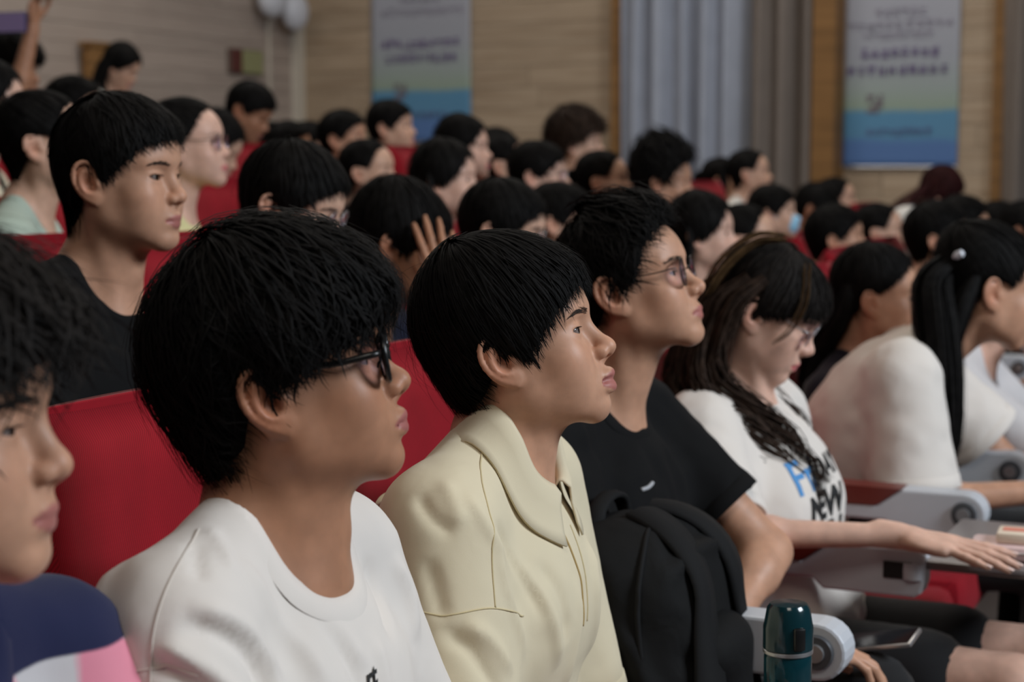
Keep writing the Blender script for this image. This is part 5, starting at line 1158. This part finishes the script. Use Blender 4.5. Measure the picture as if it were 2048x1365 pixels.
armR = {-1: dict(el=(.17,-.20,.06), wr=(.22,-.16,.31), dir=(.1,.05,1), up=(-1,0,0), curl=(40,45,45,45)), 1: dict(el=(.15,.22,-.30), wr=(.34,.06,-.30))}
proto('raised', pitch=0, hair=sh_(ST_MOP), skin='tan', seed=12, arms=armR)
def mask_part(root):
    m = Field(); hf = Frame(rot('y', -6), PROT['fringe'][1]); m.f = hf; m.ell((.070,0,-.045), (.043,.056,.048), .01); m.con((.085,0,-.02), (.112,0,-.022), .012, .010, .02); p, q = m.mesh(.005)
    k = link('face_mask', make_mesh('face_mask', p, q), M['mask'], root)
    for s in (1, -1): MB().tube(hf.pts(spline([(.06,s*.052,-.03),(.03,s*.068,-.012),(-.005,s*.078,.002)], 8)), .0018, 5).build('ear_loop', M['mask'], k, True)
M['mask'] = cloth('pale_blue_mask', lin(150,196,222), .8, 600, .1, .0)
def extra(key, px, py, d, yaw, shirt, label, sc=1., tilt=0., mask=False):
    r, off, used = PROT[key]
    o = r if not used else copy_tree(r)
    used.append(1); w = at(px, py, d); a = math.radians(yaw); c, s = math.cos(a), math.sin(a)
    o.scale = (sc,)*3; o.rotation_euler = (0, 0, a); q = off*sc
    o.location = (w[0] - (c*q[0] - s*q[1]), w[1] - (s*q[0] + c*q[1]), w[2] - q[2]); o['label'] = label; o['group'] = 'audience in the rows behind'
    for ch in o.children:
        nm = ch.name.split('.')[0]
        if nm == 'shirt':
            for cc in [ch] + list(ch.children):
                for sl in cc.material_slots: sl.link = 'OBJECT'; sl.material = M[shirt]
    if mask: mask_part(o)
    return o
CROWD = [
 # key, px, py of the ear hole, depth, turn, shirt, label
 ('pony', 92, 300, 3.95, 4, 'c_mint', 'woman with dark ponytail in mint tee behind the short-haired man in black'),
 ('specgirl', 376, 300, 4.55, -8, 'c_yellow', 'woman with glasses in pale yellow dress, right of the short-haired man in black'),
 ('long', -22, 225, 4.7, 0, 'c_cream', 'woman cut off by the left edge, above the red seats'),
 ('raised', 22, 150, 6.6, -12, 'c_char', 'person at the left edge holding up a phone with a raised arm'),
 ('short', 150, 232, 6.2, -10, 'c_black', 'dark head just behind the short-haired man in black, left side'),
 ('longdown', 425, 300, 6.3, -16, 'c_grey', 'person in grey top right of the woman in pale yellow'),
 ('longdown', 240, 138, 9.6, -14, 'c_white', 'woman in white alone high up against the grey back wall'),
 ('down', 495, 228, 7.6, -14, 'c_black', 'man with head bowed in front of the back wall corner'),
 ('short', 580, 305, 7.9, -10, 'c_black', 'dark head low between the bowed man and the banner'),
 ('fringe', 622, 300, 8.6, -14, 'c_char', 'dark fringe-haired head under the wall corner trim'),
 ('short', 688, 285, 7.6, -16, 'c_brown', 'dark-haired man left of the first banner'),
 ('fringe', 782, 262, 7.9, -12, 'c_brown', 'man sitting up before the first banner\'s left edge'),
 ('pony', 738, 352, 6.4, -16, 'c_brown', 'woman glimpsed above the student with raised hand'),
 ('chinhand', 926, 306, 6.6, -14, 'c_black', 'long-haired woman resting her chin, right of the first banner'),
 ('long', 892, 372, 5.4, -14, 'c_char', 'long-haired woman below the chin-resting woman'),
 ('short', 994, 318, 8.0, -14, 'c_black', 'dark head right of the chin-resting woman'),
 ('pony', 1012, 336, 7.2, -14, 'c_navy', 'woman glimpsed left of the bespectacled student in the middle rows'),
 ('specs', 1078, 360, 6.3, -12, 'c_black', 'bespectacled student with pale face below the curly-haired person'),
 ('curly', 1155, 296, 7.2, -10, 'c_cream', 'person with big curly dark hair before the wooden wall'),
 ('pony', 1208, 370, 6.8, -14, 'c_maroon', 'woman right below the curly-haired person'),
 ('fringe', 1040, 352, 8.6, -14, 'c_black', 'dark head between the chin-resting woman and the curly hair'),
 ('fringe', 1122, 452, 5.6, -12, 'c_brown', 'brown-haired head just left of the student with wire glasses'),
 ('spike', 1328, 372, 6.5, -14, 'c_black', 'man with spiky upright hair before the curtain'),
 ('fringe', 1270, 398, 7.8, -14, 'c_char', 'dark head left of the spiky-haired man'),
 ('long', 1404, 478, 5.3, -14, 'c_white', 'long-haired woman directly behind the wire glasses'),
 ('pony', 1492, 488, 5.9, -14, 'c_cream', 'woman whose face shows above the printed-tee woman\'s hair'),
 ('fringe', 1546, 432, 6.9, -14, 'c_char', 'student wearing a pale blue face mask'),
 ('pony', 1446, 366, 9.2, -14, 'c_cream', 'shaded woman left of the upright woman before the curtain'),
 ('pony', 1500, 352, 8.9, -14, 'c_white', 'woman in white sitting upright before the taupe curtain'),
 ('down', 1626, 425, 8.4, -14, 'c_maroon', 'dark bowed head right of the masked student'),
 ('pony', 1674, 405, 9.4, -16, 'c_maroon', 'woman in maroon under the right banner'),
 ('short', 1672, 486, 6.4, -8, 'c_char', 'man with short black hair right of the masked student, nearer'),
 ('pony', 1760, 470, 7.4, -16, 'c_black', 'woman glimpsed above the navy-shirted woman'),
 ('bent', 1876, 392, 8.4, -8, 'c_white', 'woman with reddish hair bent forward in white, under the right banner'),
 ('short', 1925, 466, 6.6, -14, 'c_olive', 'dark head in olive top above the ponytailed woman'),
 ('fringe', 2000, 462, 8.2, -16, 'c_char', 'dark fringe-haired head at the right edge'),
 ('short', 1876, 486, 5.9, -12, 'c_olive', 'olive-shirted person behind the ponytailed woman'),
 ('down', 2040, 470, 7.4, -16, 'c_black', 'bowed head cut by the right picture edge'),
 ('short', 1180, 405, 8.6, -14, 'c_black', 'dark head half hidden left of the woman below the curls'),
 ('fringe', 545, 300, 8.8, -12, 'c_char', 'dark head under the back wall right of the bowed man'),
]
for c_ in CROWD: k_ = 'face mask' in c_[6]; extra(*c_, sc=.88 if k_ else 1., mask=k_)
for o_ in bpy.data.objects:
    if o_.get('label') == 'x': raise RuntimeError('unused proto')
t = thing('smartphone', 'smartphone held up at the left picture edge', 'phone', tuple(at(18, 45, 6.35)), -.3); MB().box((0,0,0), (.15,.009,.075), bev=.003).build('case', plain('blue_case', lin(52,56,96), .4), t, True)
MB().box((0,-.0052,0), (.14,.001,.068)).build('screen', plain('phone_screen', lin(150,130,170), .1), t)
# ------------------------------------------------------------------ seats of the rows behind
def seat_at(p, label):
    q = p - C0; return seat_uv(q @ UH, q @ NH, p[2], label)
def seat_uv(u, n, z, label):
    t = seat(0, 0, label); t.location = tuple(hall(u, n, z)); return t
def short_label(l): return ' '.join(('red seat of the ' + l.split(',')[0]).split()[:16])
for X_, w_ in ((HX, 'red seat behind the short-haired man in black, second row'), (IX, 'red seat of the fringed student with silver glasses'), (JX, 'red seat of the student hiding his eyes'), (KX, 'red seat of the half hidden student with glasses')):
    b_ = X_['base']; seat_at(V(b_[0], b_[1], RISE) + NH*.10, w_)
for (k_, px_, py_, d_, yw_, s_, l_) in CROWD:
    w = at(px_, py_, d_); seat_at(V(w[0], w[1], max(w[2] - 1.17, .0)) + NH*.20 - V(0,0,.02), short_label(l_))
for px_, py_, d_, l_ in ((425, 357, 4.75, 'empty red seat right of the woman in pale yellow'), (30, 472, 3.45, 'red seat top below the mint tee at the left'), (405, 476, 3.05, 'red seat right of the short-haired man in black'), (15, 282, 5.3, 'red seat at the left edge behind the mint tee'), (495, 286, 7.0, 'red seat below the bowed man'), (838, 292, 7.6, 'red seat right of the man before the first banner'), (1405, 362, 8.2, 'red seat between the spiky-haired man and the shaded woman'), (1610, 470, 7.6, 'red seat right of the face mask'), (1735, 405, 9.0, 'red seat under the right banner')):
    w = at(px_, py_, d_); seat_at(V(w[0], w[1], w[2] - 1.08) + FH*.10, l_)
